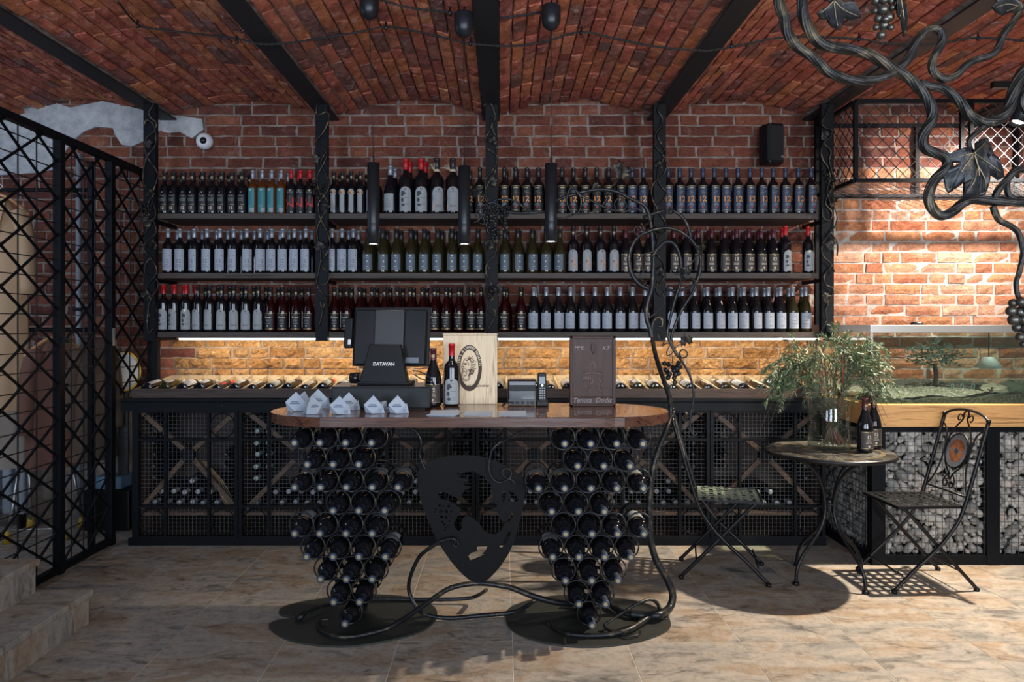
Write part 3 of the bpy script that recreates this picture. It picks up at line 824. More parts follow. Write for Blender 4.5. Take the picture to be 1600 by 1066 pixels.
kind('rose', 'burg', .0375, .300, G_ROSE, C_BLACK, [('rect',-.036,.036,.018,.125,'black'), ('rect',-.036,.036,.123,.1255,'gold'), ('lines',-.012,.012,.108,.118,1,'cream'), ('text','Rosso',0,.092,.019,'cream',.0004), ('lines',-.022,.022,.055,.085,4,'grey'), ('shield',0,.040,.006,'cream'), ('rect',-.036,.036,.020,.0225,'gold')], C_GOLD)
kind('plain', 'burg', .0385, .302, G_DARK, C_SILVER, [('rect',-.036,.036,.024,.128,'white'), ('lines',-.02,.02,.100,.108,1,'dk'), ('disc',.012,.088,.003,'ink'), ('lines',-.024,.024,.060,.082,3,'grey'), ('lines',-.022,.022,.034,.05,2,'dk')])
kind('plain_gold', 'burg', .0385, .302, G_GREEN, C_SILVER, [('rect',-.036,.036,.024,.128,'white'), ('lines',-.02,.02,.100,.108,1,'dk'), ('disc',.012,.088,.003,'ink'), ('lines',-.024,.024,.034,.08,5,'dk')])
kind('counter12', 'burg', .0405, .290, G_DARK, C_MAROON, [('rect',-.041,.041,.020,.112,'brown'), ('rect',-.041,.041,.110,.112,'gold'), ('lines',-.010,.010,.100,.106,1,'gold'), ('text','12',0,.075,.025,'cream',.0008), ('lines',-.022,.022,.048,.070,4,'cream'), ('shield',0,.034,.006,'cream'), ('rect',-.041,.041,.022,.0235,'gold')], C_GOLD, n=28)
kind('counter_lady', 'bord', .0395, .312, G_DARK, C_RED, [('arch',.042,.012,.140,'grey'), ('shield',0,.128,.006,'ink'), ('lines',-.020,.020,.112,.118,1,'dk')]+lady(.066,1.2), n=28)

def bottle(name, loc, label, group, rz=0.0, behind=False):
    g, l, c, r, h = KIND[name]
    o = bpy.data.objects.new('wine_bottle', g); C.objects.link(o); o.location = loc; o.rotation_euler = (0,0,rz)
    tag(o, label, 'bottle', group)
    for nm, me in (('label', l), ('capsule', c)):
        q = bpy.data.objects.new(nm, me); C.objects.link(q); q.parent = o
    return o

DESC = dict(black12='black bottle with gold 12', teal='amber bottle with teal label', redcity='black bottle with red cap and red motif label',
  keyhole='dark bottle with keyhole-shaped pale label', white_low='sloping bottle with low white label', magnum_lady='magnum with red cap and arched portrait label',
  magnum_wave='magnum with straw-tied neck and grey wave label', orange12='black-labelled bottle with orange 12', blue12='blue-labelled bottle with orange 12',
  white12='white-labelled bottle with grey 12', slate='green-gold bottle with slate label', art='dark bottle with arched pale art label', dark12='maroon-capped bottle with brown 12 label',
  lady='red-capped bottle with arched portrait label', wave='dark bottle with arched grey wave label', rose='dark red bottle with black gold-edged label', plain='silver-capped bottle with plain white label', plain_gold='golden bottle with plain white label')
SHN = ['top', 'middle', 'bottom']
BAYN = ['first', 'second', 'third', 'fourth']
FD = 4.845
back_specs = []
def run(shelf, bay, kd, pxs, back=True, bk=None):
    r = KIND[kd][3]
    for i, px in enumerate(pxs):
        x = (px-VX)*FD/F
        where = 'alone' if len(pxs) == 1 else '%s from left' % ordn(i+1)
        lb = '%s, %s, %s shelf, %s bay' % (DESC[kd], where, SHN[shelf], BAYN[bay])
        bottle(kd, (x, FD+random.uniform(-.002, .002), SZ[shelf]), lb, '%ss in the front row on the %s shelf' % (DESC[kd].replace('bottle ', 'bottles ', 1).rstrip('s'), SHN[shelf]), random.uniform(-.35, .35))
    if back:
        for i in range(len(pxs)):
            x0 = (pxs[i]-VX)*FD/F
            xb = x0*1.0+( .012 if x0 > -.4 else .018)
            back_specs.append((bk or kd, xb, shelf, bay))
run(0,0,'black12',[257.6,271.6,287,301,317,332,347,363,378.6])
run(0,0,'teal',[395,410,425,439.6])
run(0,0,'redcity',[455,469.5,484.5])
run(0,1,'keyhole',[522,535,549,563.5])
run(0,1,'white12',[581])
run(0,1,'white_low',[610])
run(0,1,'magnum_lady',[634,658])
run(0,1,'magnum_wave',[682.5,707.5], False)
run(0,1,'orange12',[731,750])
run(0,2,'orange12',[788,805.6,823.5,841.5,860,878,896,914.5,932.5,951,970])
run(0,2,'blue12',[987.5,1005.5], False)
run(0,3,'blue12',[1044,1062,1079.7,1098,1116,1134,1153,1171.6,1190,1208,1227,1247,1267], False)
run(1,0,'white12',[263,281.5,303.5,324,344,365,386,406.5,425,442,460,478])
run(1,1,'white12',[519,534.5,552])
run(1,1,'slate',[575,598,619.6,642,663,684,706,726.5,747])
run(1,2,'slate',[789,809,831.5,853.5,875])
run(1,2,'art',[896,916.5,938,959])
run(1,2,'dark12',[977.5,996.7,1013])
run(1,3,'dark12',[1053,1072,1091,1112,1132,1151,1170,1189,1208])
run(1,3,'lady',[1227,1263])
run(2,0,'lady',[255.5,272.5,291])
run(2,0,'wave',[309.6,327.8,346.5,365.4,384.4,404])
run(2,0,'rose',[423,442,462.5,482.5])
run(2,1,'rose',[522.5,542,562,581.6,601,621,641,660,679,697.5,717,736,752])
run(2,2,'rose',[788,814])
run(2,2,'plain',[834,853.5,872.5,891.5,910.6,929.7,949,969,988.4,1008])
run(2,3,'plain',[1047.7,1066,1085,1105,1124,1144,1162,1181.4,1200,1219])
run(2,3,'plain_gold',[1238.5,1259])
class Joined(MB):
    def __init__(s): super().__init__(); s.mats = []
    def put(s, me, M):
        for m_ in me.materials:
            if m_ not in s.mats: s.mats.append(m_)
        n = len(s.v); s.v.extend([tuple(M @ v.co) for v in me.vertices])
        for p in me.polygons:
            s.f.append(tuple(i+n for i in p.vertices)); s.m.append(s.mats.index(me.materials[p.material_index])); s.sm.append(p.use_smooth)
    def add_bottle(s, g, l, c, M):
        for me in (g, l, c):
            if me: s.put(me, M)
joined = Joined()
for (kd, x, s, b) in back_specs:
    if abs(x-PX[b]) < .08 or abs(x-PX[b+1]) < .09: continue
    joined.add_bottle(KIND[kd][0], KIND[kd][1] if False else None, KIND[kd][2], Matrix.Translation((x+random.uniform(-.006, .006), FD+.098, SZ[s])))
# raffia round the two straw-tied magnums
for i, px in enumerate((682.5, 707.5)):
    x = (px-VX)*FD/F; mb = MB()
    for k in range(3): mb.lathe([(.0195, 0), (.0205, .003), (.0195, .006)], 12, 0, (0,0,.286+.005*k))
    rs = random.Random(i)
    for k in range(9):
        a = rs.uniform(-1.2, -.1) if i == 1 else rs.uniform(-1.0, .2)
        mb.bar((-.016, -.012, .292), (-.016+.05*math.sin(a), -.012-.01*rs.random(), .292+.05*math.cos(a)), .0012, .0012)
    o = mb.obj('raffia_tie', mat('raffia%d' % i, (.50,.42,.28), .8), None, (x, FD, SZ[0]), fix=False)
    tag(o, 'straw tie round the neck of the %s of two dark-capped magnums' % ('left', 'right')[i], 'straw tie', 'straw ties on magnums')
    o.name = 'raffia_tie'

# ================================================================ DISPLAY RACK WITH LYING BOTTLES ON THE BACK COUNTER
CZ = .928                                # top of back counter
rk = empty('bottle_display_rack', (0, 4.85, CZ), 0, 'long sloping wooden display rack with slanted dividers on the back counter', 'rack')
rx0, rx1 = -2.335, 2.02
def rz_(y): return .972+(y-4.60)*.11
relx(MB().b2(rx0, rx1, 4.575, 4.595, CZ+.001, .985).obj('front_board', W_DARK), rk)
relx(MB().b2(rx0, rx1, 5.105, 5.12, CZ+.001, 1.035).obj('back_board', W_TRAY), rk)
m = MB()
m.add([(rx0,4.595,.935),(rx1,4.595,.935),(rx1,5.105,.975),(rx0,5.105,.975),(rx0,4.595,.93),(rx1,4.595,.93),(rx1,5.105,.93),(rx0,5.105,.93)], [(0,1,2,3),(4,7,6,5),(0,4,5,1),(2,6,7,3),(0,3,7,4),(1,5,6,2)])
relx(m.obj('base_board', W_TRAY), rk)
SP = .1125; nb = 37
dm = MB(); dm.add([(x, y, z) for x in (-.006, .006) for (y, z) in ((4.597,.937),(5.10,.977),(5.10,1.034),(4.597,.984))], [(0,1,2,3),(7,6,5,4),(0,4,5,1),(1,5,6,2),(2,6,7,3),(3,7,4,0)])
dme = dm.mesh('divider', W_TRAY)
x = rx0+.01
kinds = ['white12','plain_gold','white12','plain','redcity','white12','keyhole','wave','wave','keyhole','lady','plain']
for i in range(nb+2):
    xx = rx0+.008+i*SP
    if xx > rx1: break
    o = link('divider', dme, None, (xx, 0, 0)); relx(o, rk)
    if xx+SP < rx1:
        kd = kinds[i] if i < len(kinds) else random.choice(['white12','plain','plain_gold','wave','keyhole','plain_gold','white12','slate','slate'])
        g_, l_, c_, r_, h_ = KIND[kd]
        o = bpy.data.objects.new('wine_bottle', g_); C.objects.link(o)
        o.location = (xx+SP/2, 4.625, .9445+r_)
        o.rotation_euler = Euler((R(-85.5), 0, 0))
        q = (Matrix.Translation(o.location) @ Euler((R(-85.5), 0, 0)).to_matrix().to_4x4() @ Euler((0, 0, random.uniform(-.4,.4))).to_matrix().to_4x4())
        o.matrix_world = q
        tag(o, 'bottle lying neck to the wall in the display rack, %s from the left' % ordn(i+1), 'bottle', 'bottles lying in the display rack')
        o.name = 'wine_bottle'
        for nm, me in (('label', l_), ('capsule', c_)):
            p_ = bpy.data.objects.new(nm, me); C.objects.link(p_); p_.parent = o
        if i in (10, 30, 31, 24):
            p_.data = KIND['lady'][2].copy() if False else p_.data

# ================================================================ BACK CABINETS (six mesh-fronted wine cabinets under one counter)
CY = 4.546
ct = empty('back_counter', (0, 4.85, .80), 0, 'long black counter slab with deep steel front over the mesh cabinets', 'counter')
relx(bevel(MB().b2(-2.39, 2.09, CY-.005, 5.14, .905, .928).obj('counter_slab', STEEL)), ct)
relx(MB().b2(-2.39, 2.09, CY-.002, CY+.03, .850, .904).obj('fascia', STEEL), ct)
relx(MB().b2(-2.35, 2.05, CY+.01, CY+.03, .0, .045).obj('plinth', STEEL), ct)
for x in (-1.75,-1.3,.3,.95): relx(MB().cyl((x, CY-.006, .885), .006, .006, 10, 0, 'y').obj('bolt', IRON), ct)
def pxx(px, d=CY): return (px-VX)*d/F
bounds = [(206,371.5),(372.5,556.5),(557.5,742.5),(743.5,926.5),(927.5,1109.5),(1110.5,1290)]
Zp = lambda py: CAMZ-(py-VY)*CY/F
ztop, zr1, zr2, zbot = Zp(645.5), Zp(687.5), Zp(792), Zp(838)
lyb = MB()
pr, nr = prof_bord(.037, .300)
lg = MB(); lg.lathe(pr+[(nr*.93, .29), (0, .296)], 12); lgm = lg.mesh('wine_bottle', G_DARK)
lcap = MB(); lcap.lathe([(.0155,.24),(.0150,.286),(.0158,.288),(.0158,.298),(.012,.301),(0,.3015)], 10); lcm = lcap.mesh('capsule', mat('capsule_pale', (.42,.44,.46), .5))
lcap2 = lcm.copy(); lcap2.materials[0] = mat('capsule_pale_green', (.42,.50,.46), .5)
lcap3 = lcm.copy(); lcap3.materials[0] = C_BLACK
for ci, (a, b) in enumerate(bounds):
    x0, x1 = pxx(a), pxx(b); W = x1-x0
    cb = empty('wine_cabinet', ((x0+x1)/2, CY+.29, 0), 0, 'black steel wine cabinet with wire mesh front, %s from the left' % ordn(ci+1), 'cabinet', 'mesh-fronted wine cabinets')
    A = lambda o: relx(o, cb)
    fz0 = .047
    lw = .042 if ci == 0 else .022
    m = MB(); m.b2(x0+.001, x0+lw, CY, CY+.03, fz0, .849); m.b2(x1-.022, x1-.001, CY, CY+.03, fz0, .849)
    m.b2(x0+lw, x1-.022, CY, CY+.03, ztop, .849); m.b2(x0+lw, x1-.022, CY, CY+.03, fz0, zbot)
    A(m.obj('frame', STEEL, fix=False))
    ia, ib = x0+lw, x1-.022
    cw = .165
    m1, m2 = ia+cw, ib-cw
    for xm in (m1, m2): A(MB().b2(xm-.008, xm+.008, CY+.004, CY+.026, zbot, ztop).obj('mullion', STEEL, fix=False))
    for zm in (zr1, zr2): A(MB().b2(ia, ib, CY+.002, CY+.024, zm-.008, zm+.008).obj('rail', STEEL, fix=False))
    for (xa, xb) in ((ia, m1-.008), (m2+.008, ib)):
        for (za, zb_) in ((zr1+.008, ztop), (zbot, zr2-.008)):
            r = min(xb-xa, zb_-za)/2-.001
            cxx = (xa+xb)/2; czz = (za+zb_)/2
            A(MB().tube([(cxx+r*math.cos(t*PI/12), CY+.012, czz+r*math.sin(t*PI/12)) for t in range(24)], .0035, 5, closed=True).obj('ring', STEEL, fix=False))
    m = MB(); st = .0255
    k = int((ib-ia)/st)
    for i in range(1, k+1): m.bar((ia+i*(ib-ia)/(k+1), CY+.030, zbot), (ia+i*(ib-ia)/(k+1), CY+.030, ztop), .0018, .0018)
    k = int((ztop-zbot)/st)
    for i in range(1, k+1): m.bar((ia, CY+.032, zbot+i*(ztop-zbot)/(k+1)), (ib, CY+.032, zbot+i*(ztop-zbot)/(k+1)), .0018, .0018)
    stuff(A(m.obj('wire_mesh', WIRE, fix=False)))
    # inside: wooden cross brace, lower shelf board, side and back panels
    cxx = (x0+x1)/2; czz = .565; yi = CY+.07
    h2 = .225
    for sx in (-1, 1):
        for sz in (-1, 1):
            A(MB().bar((cxx+sx*.03, yi, czz+sz*.03), (cxx+sx*W*.46, yi, czz+sz*(.275 if sz > 0 else .345)), .028, .030, 0, (0,1,0)).obj('brace_board', W_BRACE, fix=False))
    A(MB().box((cxx, yi-.004, czz), (.075, .045, .075)).obj('brace_block', STEEL))
    A(MB().b2(x0+.02, x1-.02, yi-.02, 5.10, .180, .198).obj('shelf_board', W_BRACE))
    A(MB().b2(x0+.005, x0+.020, CY+.04, 5.12, .046, .84).obj('side_panel', W_DARK))
    A(MB().b2(x1-.020, x1-.005, CY+.04, 5.12, .046, .84).obj('side_panel', W_DARK))
    A(MB().b2(x0+.02, x1-.02, 5.115, 5.13, .046, .84).obj('back_panel', W_DARK))
    A(MB().b2(x0+.02, x1-.02, CY+.04, 5.115, .046, .058).obj('bottom_panel', W_DARK))
    # bottles lying inside, necks to the front
    pos = []; rs = random.Random(ci*3+1)
    nb_ = int((W-.08)/.0815)
    for i in range(nb_): pos.append((x0+.065+i*.0815, .236, 'bottom row'))
    for i in range(nb_-2): pos.append((x0+.105+i*.0815, .306, 'second row'))
    if ci in (0, 2, 4):
        for i in range(2): pos.append((cxx-.02+i*.16, .376, 'third row'))
    # left and right notch of the cross
    if True:
        for sgn in ((-1,) if ci == 1 else (-1, 1)):
            xb = x0+.062 if sgn < 0 else x1-.062
            for k in range(6):
                pos.append((xb, .395+k*.076, 'left notch' if sgn < 0 else 'right notch'))
            for k in range(4 if ci in (1, 5) else 2):
                pos.append((xb-sgn*.078, .433+.036+k*.078, 'left notch' if sgn < 0 else 'right notch'))
    cnt = {}
    for (x, z, rn) in pos:
        if not (x0+.05 < x < x1-.05): continue
        cnt[rn] = cnt.get(rn, 0)+1
        M_ = Matrix.Translation((x+rs.uniform(-.0015,.0015), yi+.385+rs.uniform(-.02,.015), z)) @ Euler((R(90), 0, 0)).to_matrix().to_4x4()
        if not (ci == 1 and rn in ('left notch', 'bottom row') or ci == 0 and rn in ('bottom row',)):
            joined.add_bottle(lgm, None, lcm if 'row' in rn else (lcap2 if ci == 1 else lcap3), M_); continue
        o = bpy.data.objects.new('wine_bottle', lgm); C.objects.link(o)
        o.matrix_world = M_
        o.name = 'wine_bottle'
        how = ('%s from left' % ordn(cnt[rn])) if 'row' in rn else ('%s up' % ordn(cnt[rn]))
        tag(o, 'bottle lying in %s mesh cabinet from left, %s, %s' % (ordn(ci+1), rn, how), 'bottle', 'bottles lying in the mesh cabinets')
        q = bpy.data.objects.new('capsule', lcm if 'row' in rn else (lcap2 if ci == 1 else lcap3)); C.objects.link(q); q.parent = o
o = joined.obj('more_wine_bottles', joined.mats, fix=False)
tag(o, 'wine bottles in the back rows on the shelves and stacked deep in the mesh cabinets', 'bottles', kind='stuff')
# dried palm sheath in the first cabinet
m = MB(); rs = random.Random(4)
for k in range(26):
    a = P(315+rs.uniform(-4,8), 722+rs.uniform(-3,4), 4.66); b = P(365+rs.uniform(-12,2), 788+rs.uniform(-3,4), 4.66)
    m.tube(spline([a, (a+b)/2+Vector((rs.uniform(-.01,.03), rs.uniform(-.01,.01), rs.uniform(-.0,.03))), b], 3), .0022, 4)
tag(m.obj('straw_bundle', mat('straw', (.42,.27,.12), .8), fix=False), 'dry straw bundle along the brace in the first cabinet from the left', 'straw')

# ================================================================ BAR TABLE
DT = 3.45
bt = empty('bar_table', (-.15, 3.45, 0), 0, 'bar table with long oval wooden top on grape-shaped bottle rings and forged iron vines', 'table')
B = lambda o: relx(o, bt)
xa, xb = -1.09, .795; y0, y1 = 3.165, 3.755; rr_ = (y1-y0)/2
n = 24; out = []
for i in range(n+1):
    t = -PI/2+PI*i/n; out.append((xb-.34+.34*math.cos(t), (y0+y1)/2+rr_*math.sin(t)))
for i in range(n+1):
    t = PI/2+PI*i/n; out.append((xa+.34+.34*math.cos(t), (y0+y1)/2+rr_*math.sin(t)))
top = MB().prism(out, .940, .985, tf=lambda x, y, z: (x, z, y)).obj('tabletop', W_TOP)
# prism gives (x, z-as-y)
B(bevel(top, .004, 2))
def disc(pxs, z1=.009):
    pts = [PF(a, b, 0) for a, b in pxs]; sp = spline(pts, 4, True)
    mb = MB().prism([(p.x, p.y) for p in sp], 0.0, z1, tf=lambda x, y, z: (x, z, y))
    return mb
DL = [(420,982),(432,972),(461,967.5),(437,962.5),(441,952),(470,943),(515,936.5),(560,932.5),(605,932),(645,937),(673,947),(683,959),(679,973),(655,990),(605,1004),(545,1012.5),(490,1010),(445,1000)]
DR = [(790,966),(797,952),(828,940),(870,933),(915,932.5),(955,936),(1000,943),(1035,957),(1048,975),(1040,989),(1000,1004),(940,1012.5),(880,1011),(830,1001),(798,985)]
for d_ in (DL, DR): B(disc(d_).obj('base_plate', DISC))

LC = [(682,[470.5,509,547.7,587]),(715,[490,529,567.6]),(749.6,[471,510,549,588,627]),(785,[529,567.6,607]),(819.5,[471,509,548.5,588]),(854.6,[489,529,568,608]),(888.5,[510,549,588]),(923,[530,569]),(956,[547])]
RC = [(683.8,[879,918.4,957.7,997.4]),(717.5,[898.6,938.3,978]),(751.3,[839.5,879,918.8,958,998]),(786.4,[859.5,899.5,939]),(820,[880.3,920.3,959,998.7]),(855,[861,900.6,939.5,979]),(890.5,[880,920,959.5]),(926,[900.6,941]),(958.4,[920.7])]
RD = 3.30                                  # depth of the front rings
rg = MB().tube([(.0550*math.cos(t*PI/14), 0, .0550*math.sin(t*PI/14)) for t in range(28)], .0038, 7, closed=True)
rg.lathe([(.0562, 0), (.0562, .010)], 28, axis='y')
rgm = rg.mesh('ring', IRON_F)
rb = MB().lathe([(.0565, -.012), (.0565, .03), (.0535, .03), (.0535, -.012), (.0565, -.012)], 28, axis='y'); rb_m = rb.mesh('ring', STEEL)
gpr, gnr = prof_bord(.0415, .300)
gm_ = MB(); gm_.lathe(gpr+[(gnr*.93, .29), (0, .296)], 24)
grm = gm_.mesh('wine_bottle', G_DARK)
gl_ = label_mesh(.0415, [('rect',-.04,.04,.045,.15,'grey'), ('rect',-.04,.04,.136,.139,'gold'), ('lines',-.02,.02,.11,.13,2,'dk')])
gc_ = MB(); q = gnr*1.07
gc_.lathe([(q,.228),(q*.97,.288),(q*1.05,.289),(q*1.05,.297),(q*.9,.3005)], 16, 0); gc_.lathe([(q*.9,.3005),(q*.55,.3010)], 16, 0); gc_.lathe([(q*.55,.3010),(0,.3012)], 12, 1)
gcm = gc_.mesh('capsule', [C_STEEL, C_GOLD])
RWN = ['top', 'second', 'third', 'fourth', 'fifth', 'sixth', 'seventh', 'eighth', 'lowest']
for side, CL in (('left', LC), ('right', RC)):
    for ri, (py, xs) in enumerate(CL):
        for k, px in enumerate(xs):
            p = P(px, py, RD)
            if ri == 0: p.z = min(p.z, .938-.0575)
            o = link('ring', rgm, None, p); B(o)
            o = link('ring', rb_m, None, p+Vector((0, .165, 0))); B(o)
            o = bpy.data.objects.new('wine_bottle', grm); C.objects.link(o)
            lean = .055 if side == 'left' else -.0
            yb = RD-.155+.300
            M_ = Matrix.Translation(p+Vector((0, .188, -.0155))) @ Euler((R(90)-R(.8), 0, 0)).to_matrix().to_4x4() @ Euler((0, 0, PI)).to_matrix().to_4x4()
            o.matrix_world = M_; o.name = 'wine_bottle'
            where = {1: 'single'}.get(len(xs), '%s from left' % ordn(k+1))
            tag(o, 'dark bottle in the %s grape-shaped table leg, %s row, %s' % (side, RWN[ri], where), 'bottle', 'bottles in the rings of the %s table leg' % side)
            outer_ = (side == 'left' and (k == len(xs)-1 and len(xs) > 3 or (ri in (2, 4) and k < 1) or (ri == 2 and k == 3))) or (side == 'right' and ((ri in (2, 5) and k == 0) or (ri in (2, 4) and k == len(xs)-1) or (ri == 2 and k == 1)))
            for nm, me in ((('label', gl_),) if outer_ else ())+(('capsule', gcm),):
                q_ = bpy.data.objects.new(nm, me); C.objects.link(q_); q_.parent = o
    # tie bars welded between front and back rings
    for ri, (py, xs) in enumerate(CL):
        for px in xs:
            p = P(px, py, RD)
            if ri == 0: p.z = min(p.z, .938-.0575)
            B(MB().b2(-.004, .004, 0, .165, -.0025, .0025).obj('tie_bar', STEEL, None, p+Vector((0, 0, -.0575)), fix=False))
    # back half of the grape: empty rings facing the staff side
    cpx = {'left': 547, 'right': 920.7}[side]
    a = P(cpx, 956, RD); 
    for dx in (-.03, .03):
        B(MB().bar((a.x+dx, RD+.20, .005), (a.x+dx*3, RD+.20, .945), .02, .012, 0, (0,1,0)).obj('support_bar', STEEL))

# shield
def szz(pts): return [(635+a/4.635, 690+b/4.635) for a, b in pts]
SDP = 3.36
def S2(pts): 
    r = []
    for a, b in szz(pts):
        p = P(a, b, SDP); r.append((p.x, p.z))
    return r
def S2s(pts, sub=3):
    sp = spline([Vector((a, b, 0)) for a, b in pts], sub, True)
    return S2([(p.x, p.y) for p in sp])
outer = S2s([(85,215),(140,160),(250,115),(400,100),(520,105),(640,138),(760,200),(840,262),(862,330),(850,450),(815,600),(765,760),(690,890),(600,990),(530,1022),(455,1000),(350,900),(240,745),(165,590),(105,430),(80,300)])
hole = S2([(362,220),(400,232),(430,222),(480,212),(520,232),(570,255),(600,300),(628,335),(610,370),(630,400),(600,425),(612,440),(640,440),(662,465),(605,495),(560,508),(530,545),(530,585),(548,595),(500,572),(470,545),(440,538),(410,555),(396,590),(402,625),(380,650),(350,625),(344,590),(372,540),(400,490),(360,462),(350,450),(300,426),(250,415),(228,382),(250,362),(290,370),(330,395),(385,410),(405,380),(425,350),(470,330),(430,320),(398,305),(440,290),(450,272),(385,262)])
hole2 = S2([(510,762),(590,757),(570,795),(552,812),(572,820),(462,862),(448,830),(470,805),(512,795)])
hole3 = S2([(532,600),(560,640),(600,665),(640,672),(690,640),(704,600),(760,565),(778,520),(760,490),(752,500),(764,530),(720,585),(690,575),(660,510),(590,500),(550,520),(532,560)])
hole4 = S2([(715,440),(750,470),(735,480)])
hole5 = S2([(690,380),(705,355),(725,375),(705,440),(690,420)])
hole6 = S2([(735,350),(790,380),(812,430),(780,438),(735,425),(760,400)])
hole7 = S2([(720,680),(745,650),(758,660),(735,720),(690,770),(668,760),(700,735),(712,700)])
gh = []
for (a, b, r) in [(240,465,12),(270,468,10),(308,468,14),(215,488,9),(248,502,18),(290,505,18),(325,505,9),(204,510,8),(224,525,12),(322,532,13),(252,544,15),(287,548,14),(320,548,0),(262,580,10),(310,576,8),(276,598,10),(302,605,7),(284,620,9),(280,640,8)]:
    if r: gh.append(S2([(a+r*.82*math.cos(t*PI/5), b+r*.82*math.sin(t*PI/5)) for t in range(10)]))
B(MB().prism(outer, SDP-.004, SDP+.004, holes=[hole, hole2, hole3, hole5, hole6, hole7]+gh).obj('shield_plate', PLATE))

def vine(pts, r0, r1=None, d=None, name='vine_branch', m=None, z3=None, sub=6, nseg=9):
    """pts: (px, py, depth)"""
    p = spline([P(*a) for a in pts], sub); r1 = r0 if r1 is None else r1
    o = MB().tube(p, taper(len(p), r0, r1), nseg).obj(name, m or IRON_F, None, fix=False)
    return B(o)
def vf(pts, r0, r1=None, h=None):
    """floor-lying branch: (px, py, z above floor)"""
    p = spline([PF(a, b, z) for a, b, z in pts], 6); r1 = r0 if r1 is None else r1
    return B(MB().tube(p, taper(len(p), r0, r1), 9).obj('vine_branch', IRON_F, None, fix=False))
def D(pts, d): return [(a, b, d) for a, b in pts]
# trunk on the right
vf([(884,943,.03),(915,941,.04),(949,940,.04),(962,952,.03),(985,960,.03),(1010,962,.03)], .014, .015)
tr = [PF(985,960,.03), PF(1008,962,.03), PF(1030,961,.04), P(1046,950,3.48), P(1051,929,3.50), P(1040,901,3.5), P(1030,885,3.5), P(1022,866,3.5), P(1015,836,3.5), P(1014,803,3.5), P(1016,770,3.5), P(1021,729,3.5), P(1029,701,3.52), P(1040,673,3.55), P(1047,650,3.6), P(1047,625,3.6), P(1037,594,3.58), P(1025,557,3.55), P(1019,526,3.5), P(1020,505,3.5), P(1028,496,3.5), P(1035,502,3.5), P(1033,511,3.5), P(1028,509,3.5)]
p = spline(tr, 6); B(MB().tube(p, [.0205-.0095*min(1, i/len(p)*1.3) if i < len(p)*.77 else .0100-.004*(i-len(p)*.77)/(len(p)*.23) for i in range(len(p))], 10).obj('vine_trunk', IRON_F, None, fix=False))
vine(D([(1018,528),(1015,512),(1011,500),(1010,485),(1013,468),(1018,452),(1020,430),(1021,400),(1019,370),(1016,345),(1013,330)], 3.5), .013, .009)
vine(D([(1014,498),(1024,489),(1036,478),(1039,468),(1034,458),(1026,452),(1020,440)], 3.49), .003, .002)
# big ring
vine(D([(1014,452),(999,444),(987,428),(983,408),(985,390),(994,373),(1010,363),(1030,357),(1050,357),(1070,366),(1085,381),(1094,400),(1094,422),(1088,440),(1076,450),(1060,454),(1040,453)], 3.47), .0115, .006)
vine(D([(1005,340),(1020,334),(1035,330),(1050,329),(1065,338),(1075,354),(1080,375)], 3.5), .007, .009)
vine(D([(1020,400),(1028,388),(1040,378),(1052,380),(1060,393),(1064,412),(1063,440),(1056,463),(1049,490),(1044,512),(1043,524),(1048,537),(1054,550),(1060,558)], 3.46), .0085, .006)
vine(D([(1094,410),(1090,432),(1085,452),(1076,467),(1065,485),(1054,510),(1049,528),(1052,543),(1060,556),(1067,567),(1076,583),(1082,602),(1084,621),(1080,643),(1078,660),(1080,675),(1086,680),(1090,674)], 3.48), .008, .0045)
# upper arm running left over the table
vine(D([(1016,345),(1013,332),(1005,320),(986,311),(964,300),(939,296),(911,300),(898,304),(886,307),(872,312),(862,322),(852,330),(835,332),(805,333),(788,328),(773,317),(760,320),(753,332),(757,345)], 3.47), .010, .006)
vine(D([(1005,330),(990,326),(975,331),(960,329),(943,323),(925,314),(905,304),(895,292),(888,300),(886,318),(896,334),(905,330),(908,312),(900,296)], 3.45), .006, .005)
vine(D([(955,298),(945,315),(935,328),(920,333),(900,334),(885,340),(870,341),(860,336)], 3.48), .006, .004)
vine(D([(977,319),(974,310),(966,310),(960,318),(963,328),(972,330),(979,323),(976,315),(970,314),(966,320),(970,324)], 3.44), .004, .003)
vine(D([(835,332),(820,325),(808,316),(792,311),(775,313),(765,322),(763,334),(772,337),(780,330),(776,320),(765,316),(754,322),(748,330),(750,342),(740,348)], 3.49), .006, .003)
vine(D([(742,333),(748,347),(757,350),(754,338)], 3.47), .002, .0015)
vine(D([(953,296),(962,285),(970,274)], 3.46), .003, .002)
vine(D([(768,318),(758,306),(745,300)], 3.47), .003, .002)
# spiral scroll on the ring and tendrils
vine(D([(1008,362),(1003,350),(1001,352)], 3.45), .003, .002)
vine(D([(1009,358),(1000,368),(992,364),(992,356),(999,354),(1002,360),(997,363)], 3.44), .004, .003)
vine(D([(1020,394),(1005,398),(994,408),(992,417),(1003,419),(1006,424),(999,431),(1002,437),(1010,440),(1004,446)], 3.46), .003, .002)
vine(D([(1094,395),(1085,405),(1078,415),(1065,420),(1048,422),(1052,428),(1075,432),(1086,440),(1080,450),(1060,452)], 3.45), .003, .002)
vine(D([(1028,522),(1032,533),(1040,530),(1035,540),(1042,536),(1047,538),(1042,550),(1044,556),(1052,550),(1058,541),(1067,537)], 3.46), .0035, .002)
vine(D([(1060,556),(1064,548),(1070,547),(1074,552),(1072,558),(1065,559),(1062,553)], 3.45), .004, .0035)
vine(D([(1050,548),(1050,556),(1051,568)], 3.46), .0018, .0015)
vine(D([(1065,563),(1060,574),(1058,582)], 3.46), .0025, .0015)
vine(D([(1084,640),(1074,655),(1066,668),(1064,672)], 3.5), .003, .002)
